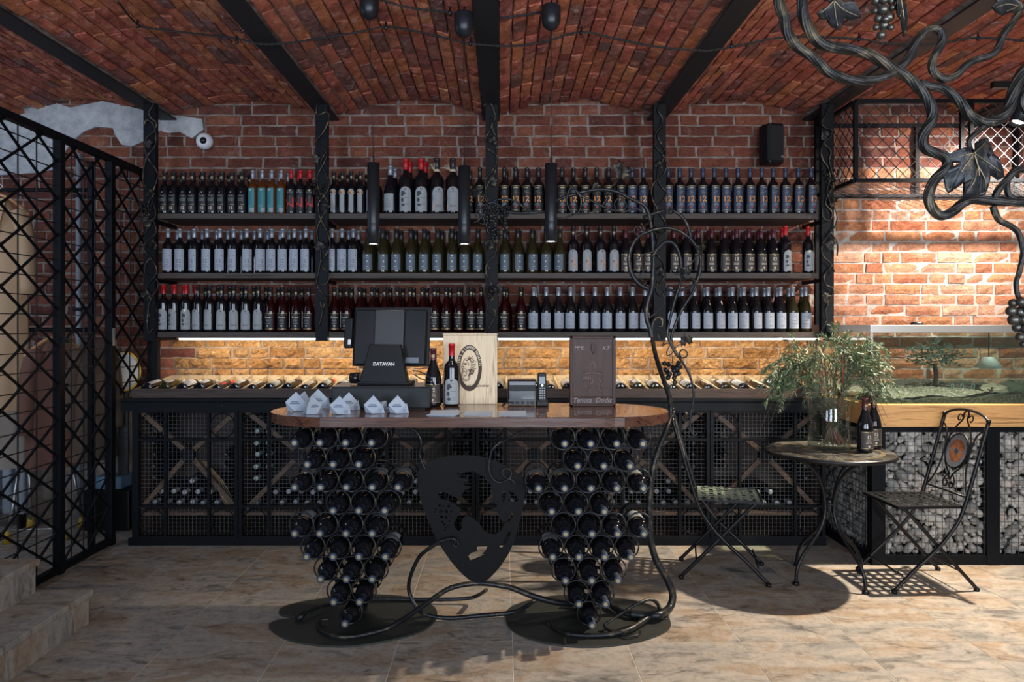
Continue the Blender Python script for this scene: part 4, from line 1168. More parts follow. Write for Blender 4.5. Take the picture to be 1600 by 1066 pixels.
for (a, b, s, dd, yaw, rl) in [(972,266,19,3.46,.3,2.6),(745,300,12,3.47,-.4,1.2),(1072,533,12,3.46,0,.3),(1096,390,11,3.46,.5,1.1),(1070,652,10,3.52,.8,.4),(932,292,9,3.47,.2,2.0),(1046,329,8,3.49,.3,2.4)]:
    m = MB(); leaf_mesh(m, (0,0,0), s*dd/F, face_cam(yaw, .2, rl)); B(m.obj('leaf', IRON_G, None, P(a, b, dd), fix=False))
p4 = S2  # signboard scrap in the ring: small dark bent plate
m = MB(); leaf_mesh(m, (0,0,0), 15*3.44/F, face_cam(.3, .1, 1.0), cup=.5); B(m.obj('leaf', IRON_F, None, P(1068,428,3.44), fix=False))
m = MB(); grapes(m, (0,0,0), 34*3.46/F, 56*3.46/F, .0095, 70, seed=8); B(m.obj('grape_cluster', IRON_F, None, P(776,350,3.46), fix=False))
m = MB(); grapes(m, (0,0,0), 22*3.46/F, 34*3.46/F, .0125, 20, seed=9); B(m.obj('grape_cluster', IRON_F, None, P(1051,585,3.46), fix=False))
# floor vines
vf([(514,968,.03),(503,969,.03),(497.5,975,.022),(501,985,.02),(521,994,.02),(552,995,.022),(597,985,.035),(620,974,.05),(639,962,.065),(670,940.5,.10),(704,919,.14),(746,911.5,.15),(780,915,.14),(800,919,.13),(834,932,.10),(867,941,.07),(893,944,.05)], .0075, .0150)
vine([(711,848,3.33),(709,842,3.33),(695,844,3.34),(681.5,850,3.35),(664,862,3.36),(653,874,3.38),(642,899,3.40),(639,923,3.42),(650.5,949,3.40),(670,962,3.37),(704,966,3.36),(752,962,3.37),(800,957.4,3.39),(822,948,3.44),(840,935,3.50)], .0085, .0105)
vine(D([(716,846),(708,843),(707,850),(712,855),(717,851),(714,847)], 3.34), .004, .004)
vine([(515,944,3.56),(560,938,3.60),(600,936,3.61),(640,937,3.61),(695.6,937,3.60),(732,935,3.60),(748,930,3.58),(760,922,3.5)], .009, .009)
vine([(470,964,3.38),(478,957,3.41),(495,950,3.46),(515,945,3.52)], .010, .008)
vf([(465,968,.015),(470,964,.03),(477,957,.04)], .016, .012)
vf([(857,975,.03),(861,971,.03),(867.5,983,.02),(893,992,.02),(941,993,.02),(980,985,.03),(1003,972,.03),(1022,958,.04)], .006, .015)
vf([(963,990,.015),(944,979,.03),(955,970,.05),(969,960,.07),(985,950,.10),(999,942,.12),(1015,937,.12),(1026,942,.10),(1031,952,.06)], .005, .009)
vf([(944,979,.03),(953,986,.02),(966,991,.02),(983,995,.02),(998,992,.02),(1001,987,.03)], .007, .004)
vf([(1015,963,.02),(1030,966,.015),(1043,967,.012)], .006, .003)
# shield hangers, curls
vine(D([(783,690),(770,702),(765,718),(764,735),(770,748),(780,754),(793,750),(799,742),(796,734),(788,733),(785,740),(789,746),(797,749),(803,753),(804,760)], 3.33), .0045, .003)
vine([(783,692,3.33),(800,682,3.36),(830,668,3.4)], .004, .005)
vine([(600,657,3.40),(625,664,3.38),(648,672,3.36),(658,690,3.35),(656,712,3.36),(665,735,3.35)], .008, .005)
vine([(676,700,3.35),(690,695,3.38),(712,672,3.44),(716,664,3.46)], .003, .003)

# ================================================================ THINGS ON THE BAR TABLE
TZ = .9855
def pt(px, py): # point on the table top under a pixel
    d = F*(CAMZ-TZ)/(py-VY); return Vector(((px-VX)*d/F, d, TZ))
# cash drawer and till
cdw = empty('cash_drawer', (-.575, 3.585, TZ), 0, 'black metal cash drawer under the till screen', 'cash drawer')
bevel(MB().b2(-.235, .235, -.13, .13, .006, .106).obj('case', BLACK, cdw), .004)
MB().b2(-.225, .225, -.1345, -.131, .014, .098).obj('drawer_front', BLACK, cdw)
MB().b2(-.21, .21, -.11, .11, .0, .006).obj('foot', BLACK, cdw)
bevel(MB().b2(-.238, .238, -.135, .13, .107, .110).obj('lid', mat('lid_black', (.03,.03,.03), .3), cdw), .001)
tl = empty('till_terminal', (-.56, 3.56, TZ+.1105), R(-6), 'black touchscreen till seen from behind on the cash drawer', 'till')
m = MB()
m.add([(-.125,-.09,0),(.125,-.09,0),(.125,.06,0),(-.125,.06,0),(-.125,-.095,.018),(.125,-.095,.018),(.125,.06,.02),(-.125,.06,.02)], [(0,3,2,1),(4,5,6,7),(0,1,5,4),(2,3,7,6),(1,2,6,5),(3,0,4,7)])
bevel(m.obj('base', BLACK, tl), .004)
m = MB()
m.add([(-.118,-.085,.018),(.118,-.085,.018),(.118,-.02,.018),(-.118,-.02,.018),(-.078,-.045,.20),(.078,-.045,.20),(.078,-.02,.20),(-.078,-.02,.20)], [(0,3,2,1),(4,5,6,7),(0,1,5,4),(2,3,7,6),(1,2,6,5),(3,0,4,7)])
bevel(m.obj('stand', BLACK, tl), .006, 3)
g = text_geo('DATAVAN', .0225, bold=.0006)
m = MB(); 
sl = .040/.182
m.add([(a[0], -.0862+sl*(.098+a[1]-.018)+.0, .098+a[1]) for a in g[0]], g[1]); m.obj('maker_lettering', mat('silver_print', (.6,.6,.6), .4), tl, fix=False)
Q = Euler((R(-9), 0, 0)).to_matrix()
def tb(nm, x0, x1, y0, y1, z0, z1, mt=BLACK, bv=.006):
    mm = MB(); mm.box((0,0,0), (x1-x0, y1-y0, z1-z0)); o = mm.obj(nm, mt, tl); o.location = Q @ Vector(((x0+x1)/2, (y0+y1)/2, (z0+z1)/2))+Vector((.005, 0, .10)); o.rotation_euler = (R(-9), 0, 0); bevel(o, bv, 3); return o
tb('screen_frame', -.195, .195, .035, .055, -.005, .295)
tb('rear_shell', -.180, .180, .005, .036, .0, .275)
tb('spine', -.075, .075, -.014, .006, .02, .272, mat('spine_black', (.022,.022,.024), .35))
tb('card_reader', -.238, -.196, .015, .05, .085, .235)
tb('card_reader_sticker', -.215, -.200, .012, .014, .10, .125, WHITE, .001)
tb('port_cover', .085, .15, .001, .004, .008, .035, mat('port_grey', (.10,.12,.15), .4), .001)
tb('screw', -.055, -.045, -.016, -.013, .085, .095, BLACK_G, .001); tb('screw', .045, .055, -.016, -.013, .085, .095, BLACK_G, .001)
MB().cyl((0,0,0), .027, .05, 20, 0, 'x').obj('rear_drum', BLACK_G, tl, (-.16, .0, .032))
m = MB(); m.tube(spline([(.13,.02,.05),(.17,.0,.03),(.21,-.01,.02),(.235,.0,.0)], 5), .003, 6); m.tube(spline([(.12,.03,.07),(.17,.02,.06),(.22,.02,.02),(.24,.05,-.06)], 5), .003, 6)
m.obj('cable', BLACK, tl, fix=False)

bottle('counter12', ((677-VX)*3.60/F, 3.60, TZ), 'sloping dark wine bottle, brown 12 label, beside the till', None)
bottle('counter_lady', ((706-VX)*3.62/F, 3.62, TZ), 'red-capped wine bottle with arched white portrait label on the bar table', None)
# wooden box with crest
bx = empty('wooden_wine_box', (-.158, 3.722, TZ), 0, 'pale pine wine box with burnt oval lion crest, behind the bottles', 'box')
bevel(MB().b2(-.138, .138, -.03, .03, 0, .352).obj('box_body', W_PINE, bx), .002)
bevel(MB().b2(-.140, .140, -.034, .032, .353, .362).obj('lid', W_PINE, bx), .002)
BRN = mat('burnt_print', (.055,.030,.018), .7)
cx0, cz0 = -.004, .185
m = MB()
N = 40
ov = [(cx0+.064*math.cos(2*PI*i/N), cz0+.118*math.sin(2*PI*i/N)) for i in range(N)]
iv = [(cx0+.046*math.cos(2*PI*i/N), cz0+.094*math.sin(2*PI*i/N)) for i in range(N)]
m.prism(ov, -.0312, -.0300, 0, holes=[iv])
# lion head: mane locks, brow, muzzle and knocker ring
def lin(pts, r=.0011): m.tube(spline([(cx0+a, -.0306, cz0+b) for a, b in pts], 4), r*1.35, 4)
lin([(-.012,.052),(-.024,.044),(-.030,.034),(-.031,.026)], .0014); lin([(-.031,.026),(-.037,.012),(-.040,.004),(-.037,-.002),(-.031,-.004)], .0015)
lin([(-.031,-.004),(-.036,-.010),(-.033,-.016),(-.026,-.016)], .0018); lin([(-.030,-.006),(-.020,-.004),(-.013,-.010),(-.012,-.020)], .0014)
lin([(-.026,-.016),(-.016,-.022),(-.014,-.034),(-.022,-.040),(-.030,-.036)], .0014)
lin([(-.029,.022),(-.021,.024),(-.013,.020)], .0022); lin([(-.026,.017),(-.020,.019),(-.016,.016)], .0020); lin([(-.034,.006),(-.030,.008),(-.027,.002)], .0020); lin([(-.012,.030),(-.004,.022),(-.004,.012)], .0014)
lin([(-.020,.040),(-.010,.038),(-.004,.046),(.006,.044)], .0018)
for k in range(13):
    a = 1.95-k*.245; q0 = .020+.002*(k % 2); q1 = .036-.003*(k % 3)
    lin([(-.004+q0*.55*math.cos(a), .014+q0*1.35*math.sin(a)), (.000+q1*.72*math.cos(a-.12), .012+q1*1.22*math.sin(a-.06)), (.003+q1*.96*math.cos(a-.02), .010+q1*1.52*math.sin(a-.02))], .0013+.0004*(k % 2))
for k in range(6): lin([(-.006+.0055*k, -.004-.002*(k % 2)), (.000+.0045*k, -.024), (-.007+.0042*k, -.044+.003*k)], .0014)
lin([(-.034,-.016),(-.041,-.028),(-.040,-.046),(-.030,-.060),(-.016,-.066),(-.002,-.058),(.003,-.042),(.000,-.026)], .0014)
lin([(-.030,-.020),(-.036,-.030),(-.035,-.045),(-.027,-.055),(-.015,-.060),(-.005,-.053),(-.001,-.040)], .0010)
m.obj('crest', BRN, bx, fix=False)
m = MB()
word = 'VINIS A LIBARIO TODARUS'
for i, ch in enumerate(word):
    if ch == ' ': continue
    a = R(172)-i/(len(word)-1)*R(164)
    g = text_geo(ch, .016, bold=.0004); cxp, czp = cx0+.0555*math.cos(a), cz0+.106*math.sin(a)
    th = math.atan2(.106*math.sin(a)/.106**2, .0555*math.cos(a)/.0555**2)-PI/2
    c_, s_ = math.cos(th), math.sin(th)
    m.add([(cxp+c_*v[0]-s_*(v[1]-.005), -.0318, czp+s_*v[0]+c_*(v[1]-.005)) for v in g[0]], g[1])
m.obj('crest_lettering', L_CREAM, bx, fix=False)
m = MB(); g = text_geo('Vibens Cavone', .024, shear=.35); m.add([(v[0]+.022, -.0325, v[1]+.088) for v in g[0]], g[1]); m.obj('script_lettering', BRN, bx, fix=False)
# card printer / terminal
cp = empty('receipt_printer', (.105, 3.66, TZ), 0, 'small glossy black receipt printer standing between pine box and phone', 'printer')
bevel(MB().b2(-.072, .072, -.05, .05, .004, .132).obj('body', BLACK_G, cp), .010, 3)
bevel(MB().b2(-.068, .068, -.054, -.049, .004, .034).obj('port_panel', mat('port_panel', (.04,.042,.045), .4), cp), .001)
m = MB(); 
for k, (a, b) in enumerate(((-.055,-.040),(-.034,-.014),(-.006,.012),(.022,.034),(.040,.058))): m.b2(a, b, -.0555, -.054, .010, .024)
m.obj('port', BLACK, cp)
bevel(MB().b2(-.066, .066, -.0525, -.0495, .075, .104).obj('paper_cover', BLACK, cp), .004)
MB().tube(spline([(-.05,-.056,.016),(-.07,-.062,.020),(-.09,-.05,.008),(-.10,-.02,.004),(-.085,.02,.004)], 5), .003, 6).obj('cable', BLACK, cp, fix=False)
# cordless phone
ph = empty('cordless_phone', (.205, 3.62, TZ), 0, 'black cordless phone standing upright in its charging cradle', 'phone')
bevel(MB().b2(-.030, .030, -.04, .035, 0, .028).obj('cradle', BLACK, ph), .006, 3)
o = bevel(MB().box((0,0,0), (.044, .022, .150)).obj('handset', BLACK, ph, (0, 0, .092), (R(-8),0,0)), .007, 3)
MB().box((0,-.0118,.035), (.030,.001,.036)).obj('screen', mat('phone_screen', (.03,.04,.05), .15), o)
m = MB()
for r_ in range(5):
    for c_ in range(3): m.box((-.011+.011*c_, -.0125, -.005-.012*r_), (.007,.002,.006))
m.obj('keypad', mat('phone_keys', (.22,.23,.25), .5), o); MB().cyl((0,-.0125,.009), .006, .002, 14, 0, 'y').obj('navigation_key', CHROME, o)
# carved wooden plaque
pq = empty('carved_wooden_plaque', (.455, 3.60, TZ), 0, 'tall dark carved wooden plaque with shield, villa and lettering', 'plaque')
PH, PW = .350, .228
LITE = mat('relief_highlight', (.17,.11,.095), .35)  # painted highlight: paler than the panel wood, so the relief seems to catch light
bevel(MB().b2(-PW/2, PW/2, -.008, .014, 0, PH).obj('panel', W_CARVE, pq), .003)
m = MB()
for (a, b, c_, d_) in ((-PW/2,-PW/2+.016,0,PH),(PW/2-.016,PW/2,0,PH),(-PW/2,PW/2,PH-.014,PH),(-PW/2,PW/2,0,.012),(-PW/2+.016,PW/2-.016,.044,.050)): m.b2(a+.0005, b-.0005, -.018, -.008, c_+.0005, d_-.0005)
bevel(m.obj('moulding', W_CARVE, pq), .003)
m = MB()
def pz(a, b): return ((a-537)/1105*.2355*1.0*.97, (965-b)/880*PH)
def ln(pts, r=.0016): m.tube([(pz(a, b)[0], -.0095, pz(a, b)[1]) for a, b in pts], r*1.3, 5)
ln([(490,545),(490,430),(535,412),(578,430),(578,545)], .0022); ln([(400,545),(400,480),(478,480),(478,545)]); ln([(590,545),(590,482),(665,482),(665,555)])
ln([(305,575),(380,552),(540,545),(680,556),(775,578)], .0022)
for a in (310,330,355,375,392,690,715,735,758): ln([(a,545),(a,498),(a+6,545)], .0012)
for a, t, b in ((318,570,655),(352,575,640),(392,570,660),(435,560,660),(475,560,660),(525,575,735),(660,640,735),(684,600,650),(727,610,685)): ln([(a,b),(a-4,(t+b)/2),(a,t),(a+8,(t+b)/2),(a+8,b)], .0017)
ln([(325,795),(335,720),(360,705),(410,715),(405,775)]); ln([(415,740),(430,680),(460,685),(462,745)]); ln([(470,735),(480,680),(530,665)]); ln([(735,745),(735,690),(760,672),(770,745)])
ln([(385,820),(540,735),(560,735)]); ln([(660,735),(750,790)]); ln([(470,275),(470,320),(490,370)], .001)
m.obj('relief_villa', LITE, pq, fix=False)
sp_ = [pz(a, b) for a, b in [(490,185),(545,178),(600,200),(590,260),(545,315),(505,260)]]
bevel(MB().prism(sp_, -.016, -.008).obj('relief_shield', W_CARVE, pq), .002)
m = MB()
LITW = mat('worn_carved_edge', (.24,.19,.185), .4)
for s, x, z, sz, sh_ in (('Tenuta  Dodici', .0, .020, .034, .3), ('MML', -.068, .283, .024, .3), ('K.T', .064, .283, .024, .3)):
    g = text_geo(s, sz, shear=sh_, bold=.0002)
    k = .200/max(.001, max(v[0] for v in g[0])-min(v[0] for v in g[0])) if s[0] == 'T' else 1
    m.add([(v[0]*k+x, -.0100, v[1]*1.0+z) for v in g[0]], g[1])
m.obj('carved_lettering', LITW, pq, fix=False)
# papers
def sheets(px0, px1, name, lb, n, fan):
    a = pt(px0, 649); b = pt(px1, 649); w_ = b.x-a.x
    e = empty(name, ((a.x+b.x)/2, 3.30, TZ), 0, lb, 'leaflets')
    for k in range(n):
        o = MB().b2(-w_/2, w_/2, -.085, .085, 0, .0011).obj('sheet', PAPER, e, (0, 0, .0003+k*.0016), (0, 0, fan*(k-n/2)))
    m_ = MB()
    for k in range(5): m_.b2(-w_*.35, w_*.3, -.05+.024*k, -.048+.024*k, 0, .0004)
    m_.obj('print', mat('faint_print', (.40,.43,.48), .8), e, (0, 0, .0003+n*.0016-.0006), (0,0,fan*(n/2-1)))
    return e
sheets(671, 716, 'leaflet_stack', 'fanned stack of white leaflets on the table edge, left of two flat ones', 4, R(5))
sheets(725, 769, 'leaflet_stack', 'flat white leaflet stack on the table edge in front of the pine box', 2, 0)
sheets(779, 823, 'leaflet_stack', 'flat white leaflet stack on the table edge in front of the printer', 2, R(.6))
# folded card stands (a square face standing on its corner on folded feet)
def card(px, py, s, yaw, lb):
    p = pt(px, py)
    e = empty('folded_card', p, yaw, lb, 'card', 'folded white cards on the bar table')
    s *= 1.4; h = s*.5
    def fp(nm, pts, mt=PAPER):
        mm = MB(); n = len(pts); nrm = (Vector(pts[1])-Vector(pts[0])).cross(Vector(pts[2])-Vector(pts[0])).normalized()*.0005
        mm.add([Vector(q)+nrm for q in pts]+[Vector(q)-nrm for q in pts], [tuple(range(n)), tuple(reversed(range(n, 2*n)))]+[(i, (i+1) % n, n+(i+1) % n, n+i) for i in range(n)])
        return mm.obj(nm, mt, e)
    fp('square_face', [(0,-.030,.002),(h,-.012,h),(0,.012,2*h),(-h,-.012,h)])
    fp('fold', [(0,-.030,.002),(h,-.012,h),(h*.95,-.010,.001)])
    fp('fold', [(0,-.030,.002),(-h,-.012,h),(-h*.85,.004,.001)])
    fp('fold', [(h*.55,-.016,h*.5),(h*1.05,.0,h*1.15),(h*1.30,-.004,.001),(h*.5,-.018,.001)])
    fp('back_face', [(0,.012,2*h),(-h*.6,.045,.001),(h*.8,.045,.001)])
    mm = MB()
    for k, ww in ((0,.44),(1,.62)):
        z = h*(1.0-.17*k); y = -.012-(1-z/h)*.018-.0010
        mm.b2(-h*ww*.9, h*ww*.8, y-.0003, y, z-.0022, z+.0022)
    for k in range(3): mm.b2(h*.62, h*1.05, -.0205+.001*k, -.0200+.001*k, h*(.16+.13*k), h*(.16+.13*k)+.0015)
    mm.obj('print', mat('card_print', (.10,.13,.20), .7), e, fix=False)
cards = [(462,642.5,.064,.1,'back-left folded white card near the table\'s left end'),(474,639,.060,-.3,'folded white card half hidden behind the leftmost card'),(497,638,.066,.2,'folded white card behind the turned card at the left end'),
 (489,647,.058,.9,'folded white card turned side-on, in front at the left end'),(530,647,.058,.05,'folded white card, front one of the pair before the drawer\'s left corner'),(545,641,.060,.1,'folded white card, rear one of the pair before the drawer\'s left corner'),
 (583,646,.058,.05,'folded white card in front, third pair from the left'),(593,640,.054,-.1,'folded white card mostly hidden behind the third pair\'s front card'),(621,646,.058,.05,'rightmost folded white card on the bar table')]
for c_ in cards: card(*c_)

# ================================================================ PENDANTS
for i, (px, capx, capy, ytop, ybot, dd) in enumerate(((583.5,577,30,255,382,3.40),(725.5,724.5,58,260,382,3.40),(861,861,47,256,378,3.40))):
    p = P(px, ytop, dd); q = P(px, ybot, dd); cpp = P(capx, capy, dd)
    wh = ('left', 'middle', 'right')[i]
    e = empty('pendant_lamp', (p.x, p.y, q.z), 0, 'slim black cylinder pendant lamp hanging over the table, the %s of three' % (wh if i != 1 else 'middle one'), 'lamp', 'cylinder pendant lamps')
    H_ = p.z-q.z
    MB().lathe([(.0255,0),(.0285,0),(.0285,H_*.25),(.0282,H_*.255),(.0285,H_*.26),(.0285,H_),(.004,H_+.001)], 24).obj('shade', MATB, e)
    MB().cyl((0,0,.006), .0250, .004, 20).obj('diffuser', EMW, e)
    MB().lathe([(.0045,H_),(.004,H_+.03),(.0022,H_+.035)], 10).obj('cord_grip', IRON, e)
    rx_ = cpp.x-p.x
    MB().tube([(0,0,H_+.03),(rx_,0,cpp.z-q.z+.01)], .0022, 6).obj('cord', ROPE, e, fix=False)
    ctz = cpp.z-q.z
    MB().lathe([(0,ctz-.002),(.014,ctz),(.030,ctz+.010),(.042,ctz+.030),(.046,ctz+.055),(.046,ctz+.105),(.042,ctz+.112),(0,ctz+.113)], 20, 0, (rx_,0,0)).obj('ceiling_cap', MATB, e)
    if i > 0: MB().tube([(rx_,0,ctz+.112),(rx_+.004,0,ctz+.15)], .004, 6).obj('hook', IRON, e, fix=False)
    spot('pendant_beam', (p.x, p.y, q.z-.02), (p.x, p.y, 0), 3, (1,.9,.78), 80, .6, .02).parent = None
# twisted cables slung under the vaults
def cable(pts, lb, ins):
    e = empty('twisted_cable', P(*pts[0]), 0, lb, 'cable')
    p0 = P(*pts[0]); pp = [q-p0 for q in spline([P(*a) for a in pts], 6)]
    m = MB()
    for ph_ in (0, PI):
        q = []
        acc = 0
        for i in range(len(pp)-1):
            a, b = pp[i], pp[i+1]; L = (b-a).length; n_ = max(2, int(L/.010))
            for j in range(n_):
                t = j/n_; c_ = a.lerp(b, t); acc += L/n_; an = acc/.03*2*PI*.5+ph_
                q.append(c_+Vector((0, math.cos(an)*.0035, math.sin(an)*.0035)))
        m.tube(q, .0035, 4)
    m.obj('cable_strands', ROPE, e, fix=False)
    for (a, b, d_) in ins:
        w_ = P(a, b, d_)-p0
        MB().lathe([(.004,-.012),(.009,-.010),(.009,.006),(.005,.012),(.004,.03)], 10, 0, w_).obj('insulator', IRON, e)
cable([(184,2,3.42),(215,38,3.7),(250,46,3.7),(310,53,3.7),(370,60,3.7),(400,68,3.7),(440,68,3.7),(500,60,3.7),(560,50,3.7),(603,42,3.7),(640,47,3.7),(690,58,3.7),(735,68,3.7),(800,72,3.7),(850,65,3.7),(908,50,3.7),(960,60,3.7),(1020,72,3.7),(1080,78,3.7),(1110,79,3.7),(1160,70,3.7),(1230,58,3.7),(1342,61,3.7),(1380,68,3.7),(1440,70,3.7),(1480,66,3.7),(1528,59,3.7),(1600,64,3.7),(1680,72,3.7)],
      'long twisted black cable slung across the vaults from beam to beam', [(215,40,3.7),(370,65,3.7),(603,43,3.7),(735,68,3.7),(908,51,3.7),(1143,72,3.7),(1342,61,3.7),(1528,60,3.7)])
cable([(560,-12,3.3),(603,2,3.4),(640,12,3.42),(680,17,3.44),(703,19,3.45),(745,28,3.45),(790,27,3.45),(835,21,3.46),(846,18,3.47)], 'shorter twisted black cable joining the pendant lamps\' ceiling caps', [(703,20,3.45)])
# loudspeaker and security camera
sk = empty('wall_speaker', (1.875, 5.02, 2.50), R(12), 'black wall loudspeaker at the top of the brick wall, right of shelves', 'speaker')
m = MB().prism([(-.075,-.02),(-.075,.03),(-.055,.085),(.055,.085),(.075,.03),(.075,-.02)][::1], 0, .275, tf=lambda x, y, z: (x, -z+.02, y)); bevel(m.obj('cabinet', BLACK, sk), .012, 3)
MB().prism([(-.062,.070),(-.048,.088),(.048,.088),(.062,.070)], .02, .255, tf=lambda x, y, z: (x, -z+.018, y)).obj('grille', mat('speaker_cloth', (.010,.010,.010), .9), sk)
MB().cyl((.038,-.073,.045), .009, .004, 14, 0, 'y').obj('badge', CHROME, sk)
MB().b2(-.02, .02, .03, .11, .10, .17).obj('bracket', IRON, sk)
cm = empty('security_camera', P(320, 221, 5.118), 0, 'white round dome security camera on the brick wall, upper left', 'camera')
MB().lathe([(0,-.045),(.030,-.044),(.048,-.034),(.058,-.012),(.060,.02),(0,.02)], 26, 0, axis='y').obj('housing', WHITE, cm)
MB().lathe([(0,-.062),(.014,-.058),(.024,-.046),(.026,-.038)], 20, 0, (.006,0,-.004), axis='y').obj('lens_dome', BLACK_G, cm)
for a in (.6, 2.7, 4.6): MB().cyl((.046*math.cos(a), -.034, .046*math.sin(a)), .004, .004, 8, 0, 'y').obj('screw', CHROME, cm)

# ================================================================ GABION BASE WITH OAK TOP AND TANK
GXL, GYF = 2.145, 4.18
gb = empty('gabion_base', (3.2, 4.6, 0), 0, 'black steel gabion counter base filled with grey river pebbles behind wire mesh', 'counter base')
G = lambda o: relx(o, gb)
zt, zbm = .805, .055
posts = [(GXL, GXL+.078), (2.812, 2.885), (3.62, 3.69), (4.3, 4.38)]
for (a, b) in posts: G(bevel(MB().b2(a, b, GYF, GYF+.06, 0, zt).obj('post', STEEL), .002))
G(MB().b2(GXL, GXL+.05, 5.06, 5.12, 0, zt).obj('post', STEEL))
for i in range(3):
    a, b = posts[i][1], posts[i+1][0]
    G(MB().b2(a, b, GYF+.005, GYF+.05, 0, zbm).obj('bottom_rail', STEEL)); G(MB().b2(a, b, GYF+.005, GYF+.05, zt-.035, zt).obj('top_rail', STEEL))
G(MB().b2(GXL+.005, GXL+.045, GYF+.06, 5.06, 0, zbm).obj('bottom_rail', STEEL)); G(MB().b2(GXL+.005, GXL+.045, GYF+.06, 5.06, zt-.035, zt).obj('top_rail', STEEL))
m = MB(); st = .0402
x = posts[0][1]+.02
while x < 4.3: m.bar((x, GYF+.022, zbm), (x, GYF+.022, zt), .0024, .0024); x += st
z = zbm+.03
while z < zt-.03: m.bar((posts[0][1], GYF+.019, z), (4.3, GYF+.019, z), .0024, .0024); z += st
stuff(G(m.obj('front_mesh', WIRE, fix=False)))
m = MB(); y = GYF+.08
while y < 5.06: m.bar((GXL+.022, y, zbm), (GXL+.022, y, zt), .003, .003); y += st
z = zbm+.03
while z < zt-.03: m.bar((GXL+.019, GYF+.06, z), (GXL+.019, 5.06, z), .003, .003); z += st
stuff(G(m.obj('side_mesh', WIRE, fix=False)))
PEB = mat('river_pebble', (.4,.41,.42), .6); b_ = PEB.node_tree.nodes['Principled BSDF']
oi = nd(PEB, 'ShaderNodeObjectInfo'); ge = nd(PEB, 'ShaderNodeNewGeometry'); rr2 = mathn(PEB, 'FRACT', mathn(PEB, 'ADD', oi.outputs['Random'], ge.outputs['Random Per Island']))
cr = ramp(PEB, [(0,(.25,.24,.215)),(.25,(.36,.345,.31)),(.5,(.46,.435,.385)),(.75,(.56,.53,.47)),(.92,(.66,.62,.55)),(1,(.58,.47,.40))]); lk(PEB, rr2, cr.inputs[0])
np_ = noise(PEB, 30, 4, .6, ge.outputs['Position'], 1.5); rp = ramp(PEB, [(.4,(.75,.75,.75)),(.6,(1.1,1.1,1.1))]); lk(PEB, np_.outputs[0], rp.inputs[0])
lk(PEB, mixc(PEB, 1.0, cr.outputs[0], rp.outputs[0], 'MULTIPLY'), b_.inputs['Base Color'])
pebs = []
for s in range(10):
    rs = random.Random(s); mm = MB(); mm.ball((0,0,0), 1, 10, 6); 
    a1, a2 = rs.uniform(0, 6), rs.uniform(0, 6)
    mm.v = [tuple(Vector(v)*(1+.10*math.sin(2*v[0]+a1)+.08*math.cos(3*v[2]+a2))) for v in mm.v]
    pebs.append(mm.mesh('pebble', PEB))
rs = random.Random(11); pts = []
def tryp(region, n, rad):
    got = []
    for k in range(n*40):
        if len(got) >= n: break
        p = region(rs)
        r = rs.uniform(*rad)
        ok = True
        for q, rq in pts:
            if abs(q[0]-p[0]) < .09 and abs(q[2]-p[2]) < .09 and (Vector(q)-Vector(p)).length < (r+rq)*.80: ok = False; break
        if ok: pts.append((p, r)); got.append((p, r))
    return got
front = lambda s: (s.uniform(posts[0][1]-.01, 3.15), GYF+.058+s.uniform(0, .012), s.uniform(zbm+.005, zt-.03))
sidef = lambda s: (GXL+.062+s.uniform(0, .01), s.uniform(GYF+.12, 5.03), s.uniform(zbm+.01, zt-.02))
big = tryp(front, 95, (.029, .037))+tryp(front, 150, (.018, .026))
sd = tryp(sidef, 60, (.026, .042))
indiv = big+sd
cube = lambda s: (s.uniform(GXL+.07, 4.3), GYF+.085+abs(s.gauss(0, .05)), s.uniform(zbm, zt-.03))
restp = tryp(lambda s: (s.uniform(3.15, 4.3), GYF+.06, s.uniform(zbm, zt-.03)), 130, (.026,.036))+tryp(front, 240, (.012, .020))+tryp(sidef, 240, (.014, .024))
def pebrot(side=False): return Euler((rs.uniform(-.6,.6), rs.uniform(0, 6.28), rs.uniform(-.5,.5)))
for (p, r) in indiv[:300]:
    o = link('pebble', random.choice(pebs), None, p); o.rotation_euler = pebrot()
    o.scale = (r*1.22, r*.85, r*rs.uniform(.75, 1.0)); 
    if p in [q for q, _ in sd]: o.scale = (r*.75, r*1.2, r*rs.uniform(.75, 1.0)); o.rotation_euler = (rs.uniform(0, 6.28), rs.uniform(-.5,.5), 0)
    G(o)
m = MB()
for (p, r) in indiv[300:]+restp: m.ball(p, r, 7, 4, 0, (1.15, .9, .85), pebrot().to_matrix())
for k in range(700):
    if k < 450: p = (rs.uniform(GXL+.08, 4.3), GYF+.125+rs.uniform(0, .03), rs.uniform(zbm, zt-.03))
    else: p = (GXL+.125+rs.uniform(0,.03), rs.uniform(GYF+.10, 5.06), rs.uniform(zbm, zt-.03))
    m.ball(p, rs.uniform(.024, .034), 6, 4, 0, (1.1,1,.85))
stuff(G(m.obj('pebble_fill', PEB, fix=False)))
G(MB().b2(GXL+.15, 4.38, GYF+.15, 5.12, .0, zt-.01).obj('core_panel', BLACK))
ok_ = empty('oak_worktop', (3.2, 4.6, .806), 0, 'thick honey oak worktop over the pebble gabion, under the glass tank', 'worktop')
OT = .931
wst = [GXL-.03, 2.62, 3.02, 3.45, 4.42]
# butcher-block staves in three courses on the front edge
for r_ in range(3):
    z0_ = .806+r_*(OT-.806)/3; z1_ = .806+(r_+1)*(OT-.806)/3
    xs_ = [GXL-.03]
    while xs_[-1] < 4.3: xs_.append(xs_[-1]+rs.uniform(.35, .8))
    xs_[-1] = 4.42
    for a, b in zip(xs_[:-1], xs_[1:]):
        if b-a < .01: continue
        if r_ == 2: relx(MB().b2(a, b-.0004, GYF-.035, 5.13, z0_, z1_).obj('oak_stave', W_OAK), ok_)
        else: relx(MB().b2(a, b-.0004, GYF-.035, 5.13, z0_, z1_-.0002).obj('oak_stave', W_OAK), ok_)
